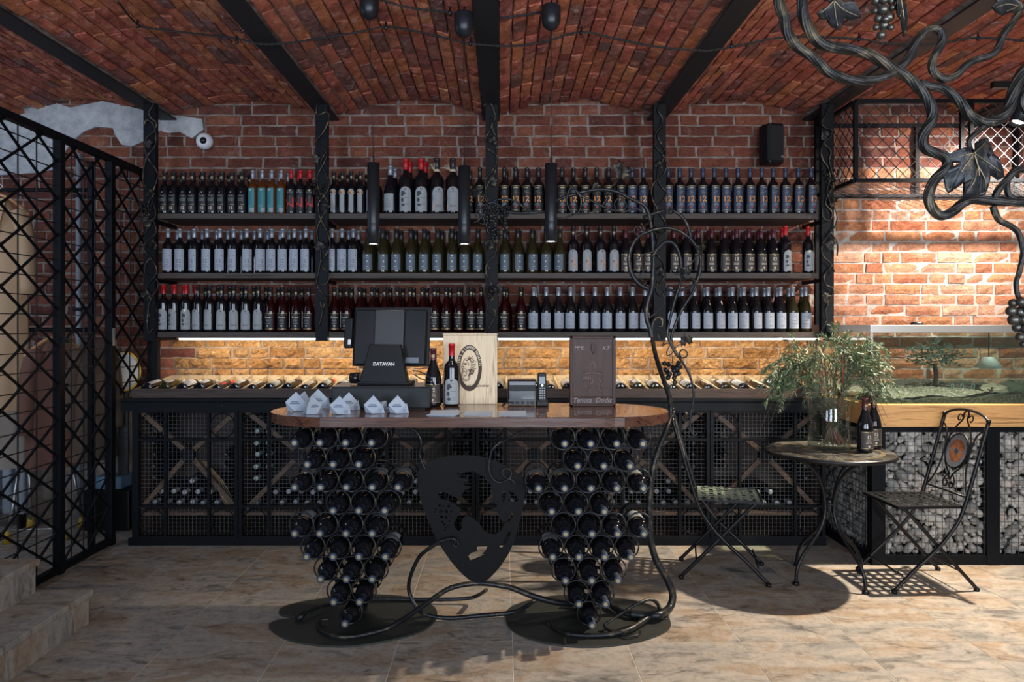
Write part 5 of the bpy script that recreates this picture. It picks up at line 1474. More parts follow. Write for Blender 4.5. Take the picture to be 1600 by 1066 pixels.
# tank
tk = empty('glass_tank', (3.2, 4.6, OT), 0, 'long glass reptile tank with steel top rim and gravel on the oak worktop', 'tank')
K = lambda o: relx(o, tk)
X0, X1, Y0, Y1, ZT_ = GXL+.005, 4.3, GYF+.02, 5.08, 1.375
K(MB().b2(X0, X1, Y0, Y0+.006, OT+.002, ZT_).obj('front_pane', G_TANK)); K(MB().b2(X0, X0+.006, Y0+.0065, Y1, OT+.002, ZT_).obj('side_pane', G_TANK))
K(MB().b2(3.07, 3.076, Y0+.01, Y1, OT+.002, ZT_).obj('divider_pane', G_TANK))
for (a, b, c_, d_) in ((X0-.008, X1, Y0-.008, Y0+.03), (X0-.008, X0+.03, Y0+.03, Y1), (X0, X1, Y1-.03, Y1)):
    K(bevel(MB().b2(a, b, c_, d_, ZT_-.03, ZT_+.015).obj('top_rim', CHROME), .002))
K(MB().b2(X0-.004, X0+.008, Y0-.004, Y0+.008, OT, ZT_-.03).obj('corner_trim', CHROME))
K(MB().b2(3.56, 3.60, Y0+.02, Y0+.05, OT, ZT_-.03).obj('inner_post', STEEL))
for (px_, z_) in ((1508,1.23),(1524,1.23),(1505,1.03),(1522,1.03),(1490,1.03)):
    xx = (px_-VX)*(Y0-.0)/F
    K(MB().tube([(xx+.008*math.cos(t*PI/8), Y0+.010, z_+.017*math.sin(t*PI/8)) for t in range(16)], .0022, 5, closed=True).obj('vent_ring', mat('clear_green_ring', (.25,.40,.36), .2), fix=False))
GRV = mat('tank_gravel', (.12,.13,.10), .9); gn = noise(GRV, 90, 4, .7, nd(GRV, 'ShaderNodeTexCoord').outputs['Object']); gr = ramp(GRV, [(.35,(.02,.023,.018)),(.5,(.07,.075,.06)),(.64,(.24,.24,.20))]); lk(GRV, gn.outputs[0], gr.inputs[0]); lk(GRV, gr.outputs[0], GRV.node_tree.nodes['Principled BSDF'].inputs['Base Color'])
bump(GRV, gn.outputs[0], 1, .01)
m = MB(); NX, NY = 90, 30; vs = []
for j in range(NY+1):
    for i in range(NX+1):
        x = X0+.01+(X1-X0-.02)*i/NX; y = Y0+.01+(Y1-Y0-.02)*j/NY
        vs.append((x, y, OT+.03+.012*math.sin(x*7)+.01*math.cos(x*17+y*9)+rs.uniform(0,.012)+.03*j/NY))
fs = [(j*(NX+1)+i, j*(NX+1)+i+1, (j+1)*(NX+1)+i+1, (j+1)*(NX+1)+i) for j in range(NY) for i in range(NX)]
k0 = len(vs); vs += [(X0+.01,Y0+.01,OT+.003),(X1-.01,Y0+.01,OT+.003),(X1-.01,Y1-.01,OT+.003),(X0+.01,Y1-.01,OT+.003)]
fr = list(range(NX+1)); fs.append(tuple([k0, k0+1]+[i for i in reversed(fr)]))
m.add(vs, fs, 0, False); tag(m.obj('gravel', GRV, fix=False), 'grey-green gravel bed on the floor of the glass tank', 'gravel', kind='stuff')
ROCK = mat('tank_rock', (.22,.21,.16), .9)
for i, (px_, s_, yy) in enumerate(((1550,.05,4.45),(1577,.065,4.5),(1560,.04,4.4))):
    mm = MB(); mm.ball((0,0,0), s_, 10, 7, 0, (1.3,.9,.8)); rq = random.Random(i); mm.v = [tuple(Vector(v)*(1+rq.uniform(-.25,.25))) for v in mm.v]
    for fi in range(len(mm.sm)): mm.sm[fi] = False
    o = mm.obj('rock', ROCK, None, ((px_-VX)*yy/F, yy, OT+.06), fix=False); tag(o, ('left', 'right and tallest', 'front low')[i]+' rough grey-brown rock on the tank gravel', 'rock')
fd = empty('feeding_dish', ((1545-VX)*4.75/F, 4.75, 1.15), 0, 'small white lamp shade hanging inside the glass tank', 'lamp'); fd.name = 'tank_lamp'
MB().lathe([(.03,.03),(.085,-.04),(.083,-.04),(.028,.03),(0,.031)], 20).obj('shade', WHITE, fd); MB().lathe([(.004,.03),(.004,.215)], 6).obj('cord', BLACK, fd)
br = empty('tank_branch', ((1460-VX)*4.7/F, 4.7, OT+.05), 0, 'dark bushy artificial plant standing inside the glass tank', 'plant')
DKG = mat('dark_tank_foliage', (.020,.045,.030), .7); 
m = MB(); m.tube(spline([(0,0,0),(.01,0,.08),(0,0,.16)], 4), .014, 6); m.obj('stem', mat('tank_stem', (.05,.035,.025), .8), br, fix=False)
m = MB()
for k in range(420):
    a = rs.uniform(0, 6.28); t = rs.random(); r = .15*math.sqrt(rs.random()); z = .14+rs.uniform(0, .19)*(1-.4*r/.15)
    c_ = Vector((r*1.1*math.cos(a), r*.7*math.sin(a), z)); d_ = Vector((rs.uniform(-1,1), rs.uniform(-1,1), rs.uniform(-.3,1))).normalized()
    u = d_.orthogonal().normalized()*.006; m.add([c_, c_+d_*.02+u, c_+d_*.045, c_+d_*.02-u], [(0,1,2,3)])
stuff(m.obj('foliage', DKG, br, fix=False))
# plug on the rim
tag(bevel(MB().lathe([(.0,.02),(.028,.018),(.036,.008),(.036,0),(0,0)], 18).obj('cable_knob', BLACK, None, ((1436-VX)*4.22/F, 4.24, ZT_+.0155))), 'small black round knob on the steel rim of the tank', 'knob')

# ================================================================ MESH CAGE UNDER THE VAULT, TOP RIGHT
cg = empty('mesh_cage', (2.9, 4.8, 2.30), 0, 'black steel wall cage with diamond wire mesh under the vault, top right', 'cage')
Kc = lambda o: relx(o, cg)
X0c, X1c, Yc, Z0c, Z1c = 2.235, 4.2, 4.56, 2.302, 2.80
for z_ in (Z0c, Z1c):
    Kc(MB().b2(X0c, X1c, Yc-.012, Yc+.012, z_-.012, z_+.012).obj('rail', STEEL)); Kc(MB().b2(X0c, X1c, 5.10, 5.124, z_-.012, z_+.012).obj('rail', STEEL))
    Kc(MB().b2(X0c-.012, X0c+.012, Yc+.012, 5.10, z_-.012, z_+.012).obj('rail', STEEL))
xm = pxx(1510, Yc)
for x_ in (X0c, xm-.03, xm+.03, X1c): Kc(MB().b2(x_-.012, x_+.012, Yc-.012, Yc+.012, Z0c+.012, Z1c-.012).obj('upright', STEEL))
for x_ in (X0c, pxx(1434, 5.1), pxx(1590, 5.1)): Kc(MB().b2(x_-.014, x_+.014, 5.10, 5.124, Z0c+.012, Z1c-.012).obj('upright', STEEL))
m = MB(); fm = lambda x0_, x1_: None
def dia(put, u0, u1, v0, v1, p):
    for sg in (1, -1):
        for k in range(-60, 90):
            a = (u0, v0+k*p); b = (u1, v0+k*p+sg*(u1-u0)*1.0)
            s_ = clip_seg(u0, u1, v0, v1, a, b)
            if s_ and abs(s_[0][0]-s_[1][0]) > .008: put(s_[0], s_[1])
dia(lambda a, b: m.bar((a[0], Yc, a[1]), (b[0], Yc, b[1]), .0040, .0040), X0c, X1c, Z0c, Z1c, .085)
stuff(Kc(m.obj('front_mesh', WIRE_D, fix=False))); m = MB()
dia(lambda a, b: m.bar((X0c, a[0], a[1]), (X0c, b[0], b[1]), .0040, .0040), Yc, 5.1, Z0c, Z1c, .085)
stuff(Kc(m.obj('side_mesh', WIRE_D, fix=False))); m = MB()
dia(lambda a, b: m.bar((a[0], a[1], Z0c-.006), (b[0], b[1], Z0c-.006), .0032, .0032, 0, (0,0,1)) if True else None, X0c, X1c, Yc, 5.1, .06)
stuff(Kc(m.obj('bottom_mesh', WIRE, fix=False)))
# track with spot heads
ty = 4.05
tr_ = empty('spotlight_track', (3.3, ty, 2.76), 0, 'black ceiling spotlight track at the top right edge', 'track light')
tz = CAMZ-(133-VY)*ty/F
MB().b2((1550-VX)*ty/F-3.3, 1.0, -.016, .016, tz-2.76-.018, tz-2.76+.018).obj('track', BLACK, tr_)
MB().b2(-.005, .005, -.005, .005, tz-2.76+.018, .13).obj('hanger', BLACK, tr_)
def head(x, aim, nm, lb):
    e = empty('spotlight', (x, ty, tz-.02), 0, lb, 'lamp')
    c0 = Vector((0, 0, -.13)); dv = (Vector(aim)-(Vector((x, ty, tz-.02))+c0)).normalized()
    rot = dv.to_track_quat('Z', 'Y').to_matrix()
    MB().cyl((0,0,-.035), .008, .07, 10).obj('stem', BLACK, e)
    m = MB(); 
    for (r, z) in (): pass
    m.lathe([(0,-.08),(.038,-.078),(.042,-.05),(.042,.075),(.036,.075),(.034,.05),(0,.05)], 22)
    m.v = [tuple(rot @ Vector(v)+c0) for v in m.v]; m.obj('housing', MATB, e)
    m = MB(); m.cyl((0,0,.055), .032, .004, 18); m.v = [tuple(rot @ Vector(v)+c0) for v in m.v]; m.obj('lamp_face', EMW, e)
    return Vector((x, ty, tz-.02))+c0+dv*.085, dv
p1, d1 = head(2.92, (1.75, 3.9, .2), 'a', 'black spotlight head glowing on the track, at the right edge')
spot('spotlight_beam', p1, (1.70, 3.85, .1), SPOT_A, (1,.86,.68), 82, .8, .028)
p2, d2 = head(3.28, (3.02, 5.15, 1.95), 'b', 'second black spotlight head on the track, just outside the picture')
spot('spotlight_beam', p2, (3.02, 5.15, 1.95), SPOT_B, (1,.89,.79), 104, 1.0, .028)

# ================================================================ BISTRO TABLE
tb_ = empty('bistro_table', (1.795, 3.955, 0), R(12), 'round black iron bistro table with mosaic top and four bowed legs', 'table')
m = MB(); m.lathe([(0,.680),(.318,.680),(.334,.686),(.336,.697),(.326,.704),(.322,.7045)], 56); m.obj('rim', IRON, tb_)
RINGS = [(.322,.272,(.17,.165,.15)),(.272,.252,(.50,.40,.27)),(.252,.13,(.15,.15,.14)),(.13,.112,(.50,.40,.27)),(.112,0,(.22,.20,.17))]
STN = mat('table_mosaic', (.2,.2,.18), .22); bs_ = STN.node_tree.nodes['Principled BSDF']; ge = nd(STN, 'ShaderNodeNewGeometry'); nn = noise(STN, 22, 5, .65, ge.outputs['Position'])
rr3 = mathn(STN, 'ADD', mathn(STN, 'MULTIPLY', ge.outputs['Random Per Island'], .5), mathn(STN, 'MULTIPLY', nn.outputs[0], .5)); c_ = ramp(STN, [(.25,(.025,.027,.026)),(.5,(.065,.063,.057)),(.75,(.14,.13,.11))]); lk(STN, rr3, c_.inputs[0]); lk(STN, c_.outputs[0], bs_.inputs['Base Color'])
STG = mat('table_mosaic_gold', (.15,.115,.07), .22)
m = MB()
for ri, (ro, ri_, col) in enumerate(RINGS[:4]):
    n_ = 48 if ro > .2 else 24
    sub = 4 if ri == 2 else 1
    for s_ in range(sub):
        a_, b_ = ro-(ro-ri_)*s_/sub, ro-(ro-ri_)*(s_+1)/sub
        for k in range(n_):
            t0 = 2*PI*(k+.04)/n_; t1 = 2*PI*(k+.96)/n_
            vs = [((b_+.001)*math.cos(t0), (b_+.001)*math.sin(t0)), ((a_-.001)*math.cos(t0), (a_-.001)*math.sin(t0)), ((a_-.001)*math.cos(t1), (a_-.001)*math.sin(t1)), ((b_+.001)*math.cos(t1), (b_+.001)*math.sin(t1))]
            m.add([(x, y, .7035) for x, y in vs]+[(x, y, .7055) for x, y in vs], [(4,5,6,7),(0,1,5,4),(1,2,6,5),(2,3,7,6),(3,0,4,7)], 1 if ri in (1, 3) else 0)
m.lathe([(0,.7056),(.111,.7056)], 30)
stuff(m.obj('mosaic_inlay', [STN, STG], tb_, fix=False))
MB().lathe([(0,.7034),(.322,.7034)], 40).obj('mortar_bed', MORTAR, tb_)
for k in range(4):
    a = PI/4*0+k*PI/2-R(80)
    pts = [(.245,.678),(.225,.672),(.165,.645),(.100,.590),(.055,.515),(.032,.430),(.036,.345),(.075,.270),(.135,.205),(.190,.150),(.225,.090),(.235,.030),(.235,.012)]
    p = spline([(r*math.cos(a), r*math.sin(a), z) for r, z in pts], 5)
    lg_ = MB().tube(p, .0095, 10).obj('leg', IRON, tb_, fix=False)
    MB().lathe([(.0,.0),(.017,.0),(.018,.008),(.015,.018),(.0,.019)], 14, 0, (.235*math.cos(a), .235*math.sin(a), 0)).obj('foot', BLACK, lg_)
MB().tube([(.028*math.cos(t*PI/8), .028*math.sin(t*PI/8), .415) for t in range(16)], .007, 6, closed=True).obj('collar_ring', IRON, tb_, fix=False)
MB().lathe([(.022,.37),(.024,.38),(.024,.43),(.022,.44),(0,.44)], 12).obj('hub', IRON, tb_)
MB().tube([(.235*math.cos(t*PI/20), .235*math.sin(t*PI/20), .676) for t in range(40)], .006, 6, closed=True).obj('under_ring', IRON, tb_, fix=False)

bottle('counter12', (1.962, 3.90, .7062), 'front one of two wine bottles on the mosaic bistro table', None, .05)
bottle('counter12', (2.065, 4.01, .7062), 'rear one of two wine bottles on the mosaic bistro table', None, -.15)
# vase with branches
vx, vy, vz = 1.806, 3.985, .7062
vs_ = empty('glass_vase', (vx, vy, vz), 0, 'tall clear glass cylinder vase on the bistro table', 'vase')
MB().lathe([(0,0),(.106,0),(.109,.004),(.109,.294),(.1075,.296),(.106,.294),(.106,.014),(0,.012)], 48).obj('glass_wall', G_CLEAR, vs_, weld=True)
WAT = pane_glass('vase_water', (.93,.97,.95), .8)
tag(MB().lathe([(0,.0125),(.1052,.0145),(.1052,.055),(0,.055)], 40).obj('water', WAT, None, (vx, vy, vz), weld=True), 'shallow clear water in the bottom of the glass vase', 'water')
LEAF = mat('willow_leaf', (.10,.16,.075), .5); oi = nd(LEAF, 'ShaderNodeNewGeometry'); lr = ramp(LEAF, [(0,(.045,.085,.045)),(.35,(.085,.14,.06)),(.7,(.16,.22,.11)),(.9,(.30,.33,.22)),(1,(.34,.13,.05))]); lk(LEAF, oi.outputs['Random Per Island'], lr.inputs[0]); lk(LEAF, lr.outputs[0], LEAF.node_tree.nodes['Principled BSDF'].inputs['Base Color'])
TWIG = mat('willow_twig', (.10,.065,.035), .7); TWR = mat('red_twig', (.38,.05,.05), .5)
bn = empty('leafy_branches', (vx, vy, vz+.02), 0, 'big spray of thin-leaved green branches standing in the glass vase', 'branches')
rs = random.Random(21)
for k in range(46):
    a = rs.uniform(0, 2*PI); outr = rs.uniform(.12, .40); up = rs.uniform(.36, .60)
    if k < 10: a = PI+rs.uniform(-.5,.5); outr = rs.uniform(.26, .40); up = rs.uniform(.18, .42)
    elif k < 18: a = rs.uniform(-.5,.5); outr = rs.uniform(.24, .36); up = rs.uniform(.22, .42)
    ey = .55
    droop = rs.uniform(.0, .12)+(.15 if outr > .3 else 0)
    b0 = (-.065*math.cos(a)*rs.random()+.03, -.04*math.sin(a)*rs.random(), rs.uniform(.0,.02))
    mth = (.072*math.cos(a), .072*math.sin(a)*.9, .275)
    e1 = (outr*.62*math.cos(a), outr*.62*ey*math.sin(a), .28+(up-.16)*.75)
    e2 = (outr*math.cos(a), outr*ey*math.sin(a), .28+(up-.16)*.8-droop)
    sp = spline([b0, mth, e1, e2], 8)
    red = 24 <= k < 29
    m = MB(); m.tube(sp, taper(len(sp), .0028, .0010), 5, 1)
    def lf(c_, d_, L, wd):
        u = d_.cross(Vector((rs.uniform(-1,1), rs.uniform(-1,1), rs.uniform(-1,1)))).normalized()*wd
        s_ = Vector((0,0,-L*.12))
        m.add([c_, c_+d_*L*.35+u, c_+d_*L*.75+u*.6+s_*.5, c_+d_*L+s_, c_+d_*L*.75-u*.6+s_*.5, c_+d_*L*.35-u], [(0,1,2,3,4,5)], 0)
    for i in range(3, len(sp)-1):
        inside = sp[i].z < .27
        nl = 3 if inside else 5
        if red: nl = 1
        for j in range(nl):
            t = (sp[i+1]-sp[i]).normalized(); d_ = (t*rs.uniform(.3,1)+Vector((rs.uniform(-1,1), rs.uniform(-1,1), rs.uniform(-.6,.9)))*.75).normalized()
            L = rs.uniform(.020,.05)
            c_ = sp[i].lerp(sp[i+1], rs.random())
            if inside and ((c_+d_*L).xy.length > .100): continue
            lf(c_, d_, L, .0027)
    # side twigs
    if not red:
        for q in range(4):
            i = rs.randint(int(len(sp)*.5), len(sp)-2); c0 = sp[i]; t = (sp[i+1]-sp[i]).normalized()
            d_ = (t+Vector((rs.uniform(-1,1), rs.uniform(-1,1)*.7, rs.uniform(-.5,1.0)))*.9).normalized(); L = rs.uniform(.06,.13)
            tw = spline([c0, c0+d_*L*.6, c0+d_*L+Vector((0,0,-.02))], 4)
            if max(p_.z for p_ in tw) < .3: continue
            m.tube(tw, .0009, 4, 1)
            for p_ in tw[1:]:
                for j in range(5):
                    dd_ = (d_+Vector((rs.uniform(-1,1), rs.uniform(-1,1), rs.uniform(-.8,.6)))*.8).normalized(); lf(p_, dd_, rs.uniform(.018,.042), .0025)
    m.obj('branch', [LEAF, TWR if red else TWIG], bn, fix=False)

# ================================================================ FOLDING BISTRO CHAIRS
SAGE = mat('sage_seat_enamel', (.22,.26,.19), .45, .1)
SLATE_T = mat('mosaic_grey', (.22,.25,.28), .45); TERR = brick_mat('mosaic_terracotta', [(.42,.12,.04),(.34,.13,.06),(.46,.16,.06)], (.5,.3,.2), .3, .2)
DKT = mat('mosaic_dark', (.05,.07,.09), .4); GRT = mat('mosaic_grout', (.42,.42,.42), .8)
def chair(lb, loc, rz, seatm):
    e = empty('folding_chair', loc, rz, lb, 'chair', 'folding iron bistro chairs')
    SZ_ = .445; xf, xb_ = .19, -.16; hw_ = .165
    m = MB()
    m.b2(xf-.012, xf, -hw_, hw_, SZ_-.014, SZ_+.001); m.b2(xb_, xb_+.012, -hw_*.93, hw_*.93, SZ_-.014, SZ_+.001)
    for s_ in (-1, 1): m.bar((xb_, s_*hw_*.93, SZ_-.006), (xf, s_*hw_, SZ_-.006), .012, .014)
    m.obj('seat_frame', IRON, e, fix=False)
    # woven flat strips, diagonal, with open squares between
    p_ = .044; wd = .020; k = 0
    m = [MB(), MB()]
    for sg in (0, 1):
        n_ = 7 if sg == 0 else 8
        for i in range(n_):
            if sg == 0: y_ = -hw_+.02+i*(2*hw_-.04)/(n_-1)
            else: x_ = xb_+.025+i*(xf-xb_-.05)/(n_-1)
            pts = []
            q = 16
            for j in range(q+1):
                t = j/q
                zz = SZ_-.001+.0018*math.cos(PI*(j+i+sg))*(1 if sg else -1)
                pts.append((xb_+(xf-xb_)*t, y_, zz) if sg == 0 else (x_, -hw_+2*hw_*t, zz))
            for a_, b_ in zip(pts[:-1], pts[1:]): m[sg].bar(a_, b_, wd if sg == 0 else .0014, .0014 if sg == 0 else wd) if False else m[sg].bar(a_, b_, .0014, wd, 0, (0,1,0) if sg == 0 else (1,0,0))
    m[0].add(m[1].v, m[1].f); stuff(m[0].obj('woven_seat', seatm, e, fix=False))
    for s_ in (-1, 1):
        y1_ = s_*(hw_+.012); y2_ = s_*(hw_-.006)
        # back post runs on down into the front foot
        pp = spline([(-.285, y1_, .88), (-.25, y1_, .76), (-.175, y1_, .50), (-.155, y1_, .44), (-.12, y1_, .36), (-.03, y1_, .245), (.10, y1_, .125), (.215, y1_, .012)], 5)
        lo = MB().tube(pp, .0100, 8).obj('back_leg_post', IRON, e, fix=False)
        MB().lathe([(0,0),(.014,0),(.0145,.010),(.011,.018),(0,.019)], 12, 0, (.215, y1_, 0)).obj('rubber_foot', BLACK, lo)
        MB().ball((-.286, y1_, .888), .0125, 12, 8).obj('finial', IRON, lo)
        pp = spline([(.165, y2_, .438), (.12, y2_, .40), (-.02, y2_, .245), (-.14, y2_, .115), (-.235, y2_, .012)], 5)
        lo = MB().tube(pp, .0100, 8).obj('leg', IRON, e, fix=False)
        MB().lathe([(0,0),(.014,0),(.0145,.010),(.011,.018),(0,.019)], 12, 0, (-.235, y2_, 0)).obj('rubber_foot', BLACK, lo)
        MB().cyl((-.022, s_*(hw_+.003), .243), .007, .03, 10, 0, 'y').obj('pivot', IRON, e)
    MB().tube([(.165, -hw_, .09), (.165, hw_, .09)], .005, 6).obj('stretcher', IRON, e, fix=False)
    MB().tube([(-.155, -hw_+.006, .10), (-.155, hw_-.006, .10)], .005, 6).obj('stretcher', IRON, e, fix=False)
    # back: plane leaning; local (v across, h up)
    def bp(v, h): # h from .46 to .92
        t = (h-.47)/(.88-.47); return (-.172-.113*t, v, h)
    W2 = hw_+.012
    MB().tube(spline([bp(-W2, .872)]+[bp(-W2*math.cos(t*PI/10), .872+.055*math.sin(t*PI/10)) for t in range(1, 10)]+[bp(W2, .872)], 2), .0075, 8).obj('top_arch', IRON, e, fix=False)
    MB().tube([bp(-W2, .490), bp(W2, .490)], .0055, 7).obj('back_rail', IRON, e, fix=False)
    cz = .705; ov, oh = .086, .092
    for s_ in (-1, 1):
        MB().tube(spline([bp(0, .925), bp(s_*.02, .905), bp(s_*.018, .875), bp(s_*.055, .83), bp(s_*.088, .77), bp(s_*.092, .70), bp(s_*.065, .63), bp(s_*.02, .585), bp(s_*.005, .55)], 5), .0045, 6).obj('scroll_bar', IRON, e, fix=False)
        MB().tube(spline([bp(s_*W2, .845), bp(s_*.12, .80), bp(s_*.105, .72), bp(s_*.108, .62), bp(s_*.14, .53), bp(s_*W2*.98, .495)], 5), .0045, 6).obj('scroll_bar', IRON, e, fix=False)
        MB().tube(spline([bp(s_*.012, .585), bp(s_*.035, .56), bp(s_*.045, .53), bp(s_*.028, .51), bp(s_*.010, .52), bp(s_*.014, .54), bp(s_*.026, .538)], 5), .004, 6).obj('curl', IRON, e, fix=False)
        MB().tube(spline([bp(s_*.02, .885), bp(s_*.045, .90), bp(s_*.06, .885), bp(s_*.05, .865), bp(s_*.038, .872)], 5), .0035, 6).obj('curl', IRON, e, fix=False)
    for mm, mt_ in ((0, 0),):
        md = MB().tube([bp(ov*math.cos(t*PI/14), cz+oh*math.sin(t*PI/14)) for t in range(28)], .006, 7, closed=True).obj('medallion_frame', IRON, e, fix=False)
        def flat(pts, off, th=.003):
            q = MB(); n_ = len(pts); N_ = Vector((.41, 0, .113)).normalized()
            a_ = [Vector(bp(*p_))+N_*off for p_ in pts]; b_ = [v-N_*th for v in a_]
            q.add(a_+b_, [tuple(range(n_)), tuple(reversed(range(n_, 2*n_)))]+[(i, (i+1) % n_, n_+(i+1) % n_, n_+i) for i in range(n_)]); return q
        el = lambda s_, n_=28: [(ov*s_*math.cos(2*PI*i/n_), cz+oh*s_*math.sin(2*PI*i/n_)) for i in range(n_)]
        flat(el(.97), .001, .006).obj('backing', GRT, md)
        for k in range(24):
            t0, t1 = 2*PI*(k+.07)/24, 2*PI*(k+.93)/24
            flat([(ov*r_*math.cos(t_), cz+oh*r_*math.sin(t_)) for r_, t_ in ((.95,t0),(.95,t1),(.72,t1),(.72,t0))], .003).obj('mosaic_piece', SLATE_T, md)
        for k in range(4):
            t0 = PI/2*k+PI/4-.0; 
            pts = [(ov*.20*math.cos(t0+.55), cz+oh*.20*math.sin(t0+.55))]+[(ov*.68*math.cos(t0+t_), cz+oh*.68*math.sin(t0+t_)) for t_ in (.74,.4,0,-.4,-.74)]+[(ov*.20*math.cos(t0-.55), cz+oh*.20*math.sin(t0-.55))]
            flat(pts[::-1], .003).obj('mosaic_piece', TERR, md)
        flat([(ov*.17*math.cos(PI/2*k), cz+oh*.17*math.sin(PI/2*k)) for k in range(4)], .0035).obj('mosaic_piece', DKT, md)
    return e
chair('folding iron chair left of the bistro table, seen side-on', (1.255, 4.065, 0), R(-14), SAGE)
chair('folding iron chair right of the table, mosaic medallion in its back', (2.245, 3.93, 0), R(182), IRON)

# ================================================================ FORGED VINE IN THE FOREGROUND
FV = 1.62
fv = empty('forged_vine', (1.2, FV, 2.9), 0, 'large forged iron vine with leaves and grapes close to the camera, top right', 'ironwork')
BARK = iron_mat('forged_bark', (.018,.017,.016), .30, .45, .45)
bb = BARK.node_tree.nodes['Principled BSDF']; tc = nd(BARK, 'ShaderNodeTexCoord'); 
def fb(pts, r0, r1, top=False, mt=BARK, d=FV):
    pp = [P(a, b, d+(c[0] if c else 0)) for a, b, *c in pts]
    if top:
        f0 = pp[0]; pp = [Vector((f0.x-.05, f0.y, 2.93)), Vector((f0.x-.04, f0.y, 2.6)), Vector((f0.x-.012, f0.y, f0.z+.12))]+pp
    p = spline(pp, 6); n = len(p)
    rr = taper(n, r0, r1)
    m = MB(); m.tube(p, rr, 12)
    # rolled ridges in the bark
    for q in range(5):
        off = q*2*PI/5; ridge = []
        nx = None
        for i in range(n):
            t = (p[min(i+1, n-1)]-p[max(i-1, 0)]).normalized()
            if nx is None: nx = t.orthogonal().normalized()
            nx = (nx-t*nx.dot(t)).normalized(); ny = t.cross(nx); a = off+i*.10
            ridge.append(p[i]+(nx*math.cos(a)+ny*math.sin(a))*rr[i]*.86)
        m.tube(ridge, [x*.32 for x in rr], 5)
    return relx(m.obj('branch', BARK, None, fix=False), fv)
fb([(1216,0),(1226,28),(1232,54),(1245,72),(1264,85),(1281,100),(1296,113),(1317,122),(1337,126),(1358,126),(1379,121),(1398,112),(1413,100),(1424,82),(1433,64),(1446,50),(1459,45),(1470,50),(1473,64),(1466,77),(1458,92),(1457,108),(1465,119),(1478,124),(1495,117),(1510,102),(1524,94),(1551,85),(1562,70),(1569,52),(1582,35),(1590,22),(1596,8)], .0108, .0065, True)
fb([(1253,0),(1255,20),(1262,42),(1275,62),(1295,73),(1328,77),(1348,82),(1366,89),(1385,100),(1400,110),(1418,120),(1430,132),(1443,145),(1452,160),(1457,175),(1455,190),(1446,205),(1442,220),(1447,232),(1462,240),(1476,245),(1481,255),(1474,268),(1460,281),(1452,300),(1453,318),(1462,333),(1476,337),(1492,328),(1506,317),(1520,312),(1560,315),(1600,316),(1660,312)], .0110, .0095, True)
fb([(1436,130),(1450,135),(1471,138),(1487,147),(1499,158),(1509,172),(1520,184),(1535,191),(1552,190),(1567,182),(1577,168),(1583,148),(1589,130),(1600,112),(1622,92),(1640,60),(1640,-20)], .0085, .0125)
fb([(1541,195),(1532,202),(1520,212),(1514,222),(1516,232),(1521,240)], .0055, .004)
fb([(1552,322),(1556,336),(1563,345),(1576,352),(1590,362),(1597,380),(1598,400),(1593,425),(1588,440),(1590,460),(1596,475)], .0065, .0045)
fb([(1554,320),(1556,305),(1563,292),(1573,282),(1583,270),(1597,264),(1615,268)], .0065, .008)
fb([(1590,262),(1578,274),(1573,290),(1577,305),(1590,314)], .006, .006)
fb([(1610,130),(1600,145),(1596,160),(1606,175)], .008, .008)
fb([(1262,-8),(1290,-2),(1310,8)], .004, .003); fb([(1378,-20),(1382,-6),(1384,2)], .003, .003); fb([(1300,-6),(1340,-16),(1380,-20),(1420,-30),(1470,-60),(1500,-140)], .006, .006)
def pxleaf(pts, veins, d, tilt=0.0, mt=IRON_G):
    """leaf laid out from its outline, given real thickness, cupped and veined"""
    o0 = P(pts[0][0], pts[0][1], d); cx_ = sum(a for a, b in pts)/len(pts); cy_ = sum(b for a, b in pts)/len(pts); c0 = P(cx_, cy_, d)
    def h(v): r2 = (v-c0).length_squared; return 3.0*r2+.0035*math.sin(70*(v.x-c0.x))+.003*math.sin(85*(v.z-c0.z)+1)+tilt*(v.x-c0.x)
    out = [P(a, b, d) for a, b in pts]; n = len(out)
    bm = bmesh.new(); bv = [bm.verts.new(v) for v in out]; bm.faces.new(bv)
    bmesh.ops.triangulate(bm, faces=bm.faces); bmesh.ops.subdivide_edges(bm, edges=bm.edges, cuts=4, use_grid_fill=True)
    bm.verts.ensure_lookup_table(); bm.faces.ensure_lookup_table()
    vv = [v.co.copy() for v in bm.verts]; N_ = len(vv); ff = [tuple(v.index for v in f_.verts) for f_ in bm.faces]
    bm.verts.index_update(); ff = [tuple(v.index for v in f_.verts) for f_ in bm.faces]
    be = [(e_.verts[0].index, e_.verts[1].index) for e_ in bm.edges if e_.is_boundary]; bm.free()
    vs = [v+Vector((0, h(v)-.0015, 0)) for v in vv]+[v+Vector((0, h(v)+.0015, 0)) for v in vv]
    fs = ff+[tuple(i+N_ for i in reversed(f_)) for f_ in ff]+[(i, j, j+N_, i+N_) for i, j in be]
    m = MB(); m.add(vs, fs, 0, True)
    for vn in veins:
        pp = spline([P(a, b, d)+Vector((0, h(P(a, b, d))-.002, 0)) for a, b in vn], 4); m.tube(pp, taper(len(pp), .0026, .0010), 5, 1)
    return relx(m.obj('leaf', [IRON_F, mat('vein_brass', (.16,.13,.085), .4, .7)], None, fix=False), fv)
pxleaf([(1521,240),(1528,222),(1540,215),(1552,211),(1551,228),(1545,240),(1556,240),(1566,246),(1574,262),(1574,275),(1562,281),(1550,272),(1545,290),(1547,302),(1536,306),(1510,307),(1512,296),(1517,280),(1505,286),(1490,300),(1484,292),(1480,274),(1486,262),(1502,254),(1484,252),(1482,243),(1498,233),(1510,230)],
       [[(1521,240),(1535,229),(1548,217)],[(1521,240),(1545,252),(1568,268)],[(1521,240),(1530,270),(1532,303)],[(1521,240),(1506,262),(1490,292)],[(1521,240),(1505,243),(1486,247)],[(1528,262),(1520,285),(1512,302)],[(1526,255),(1540,280),(1545,298)]], 1.60)
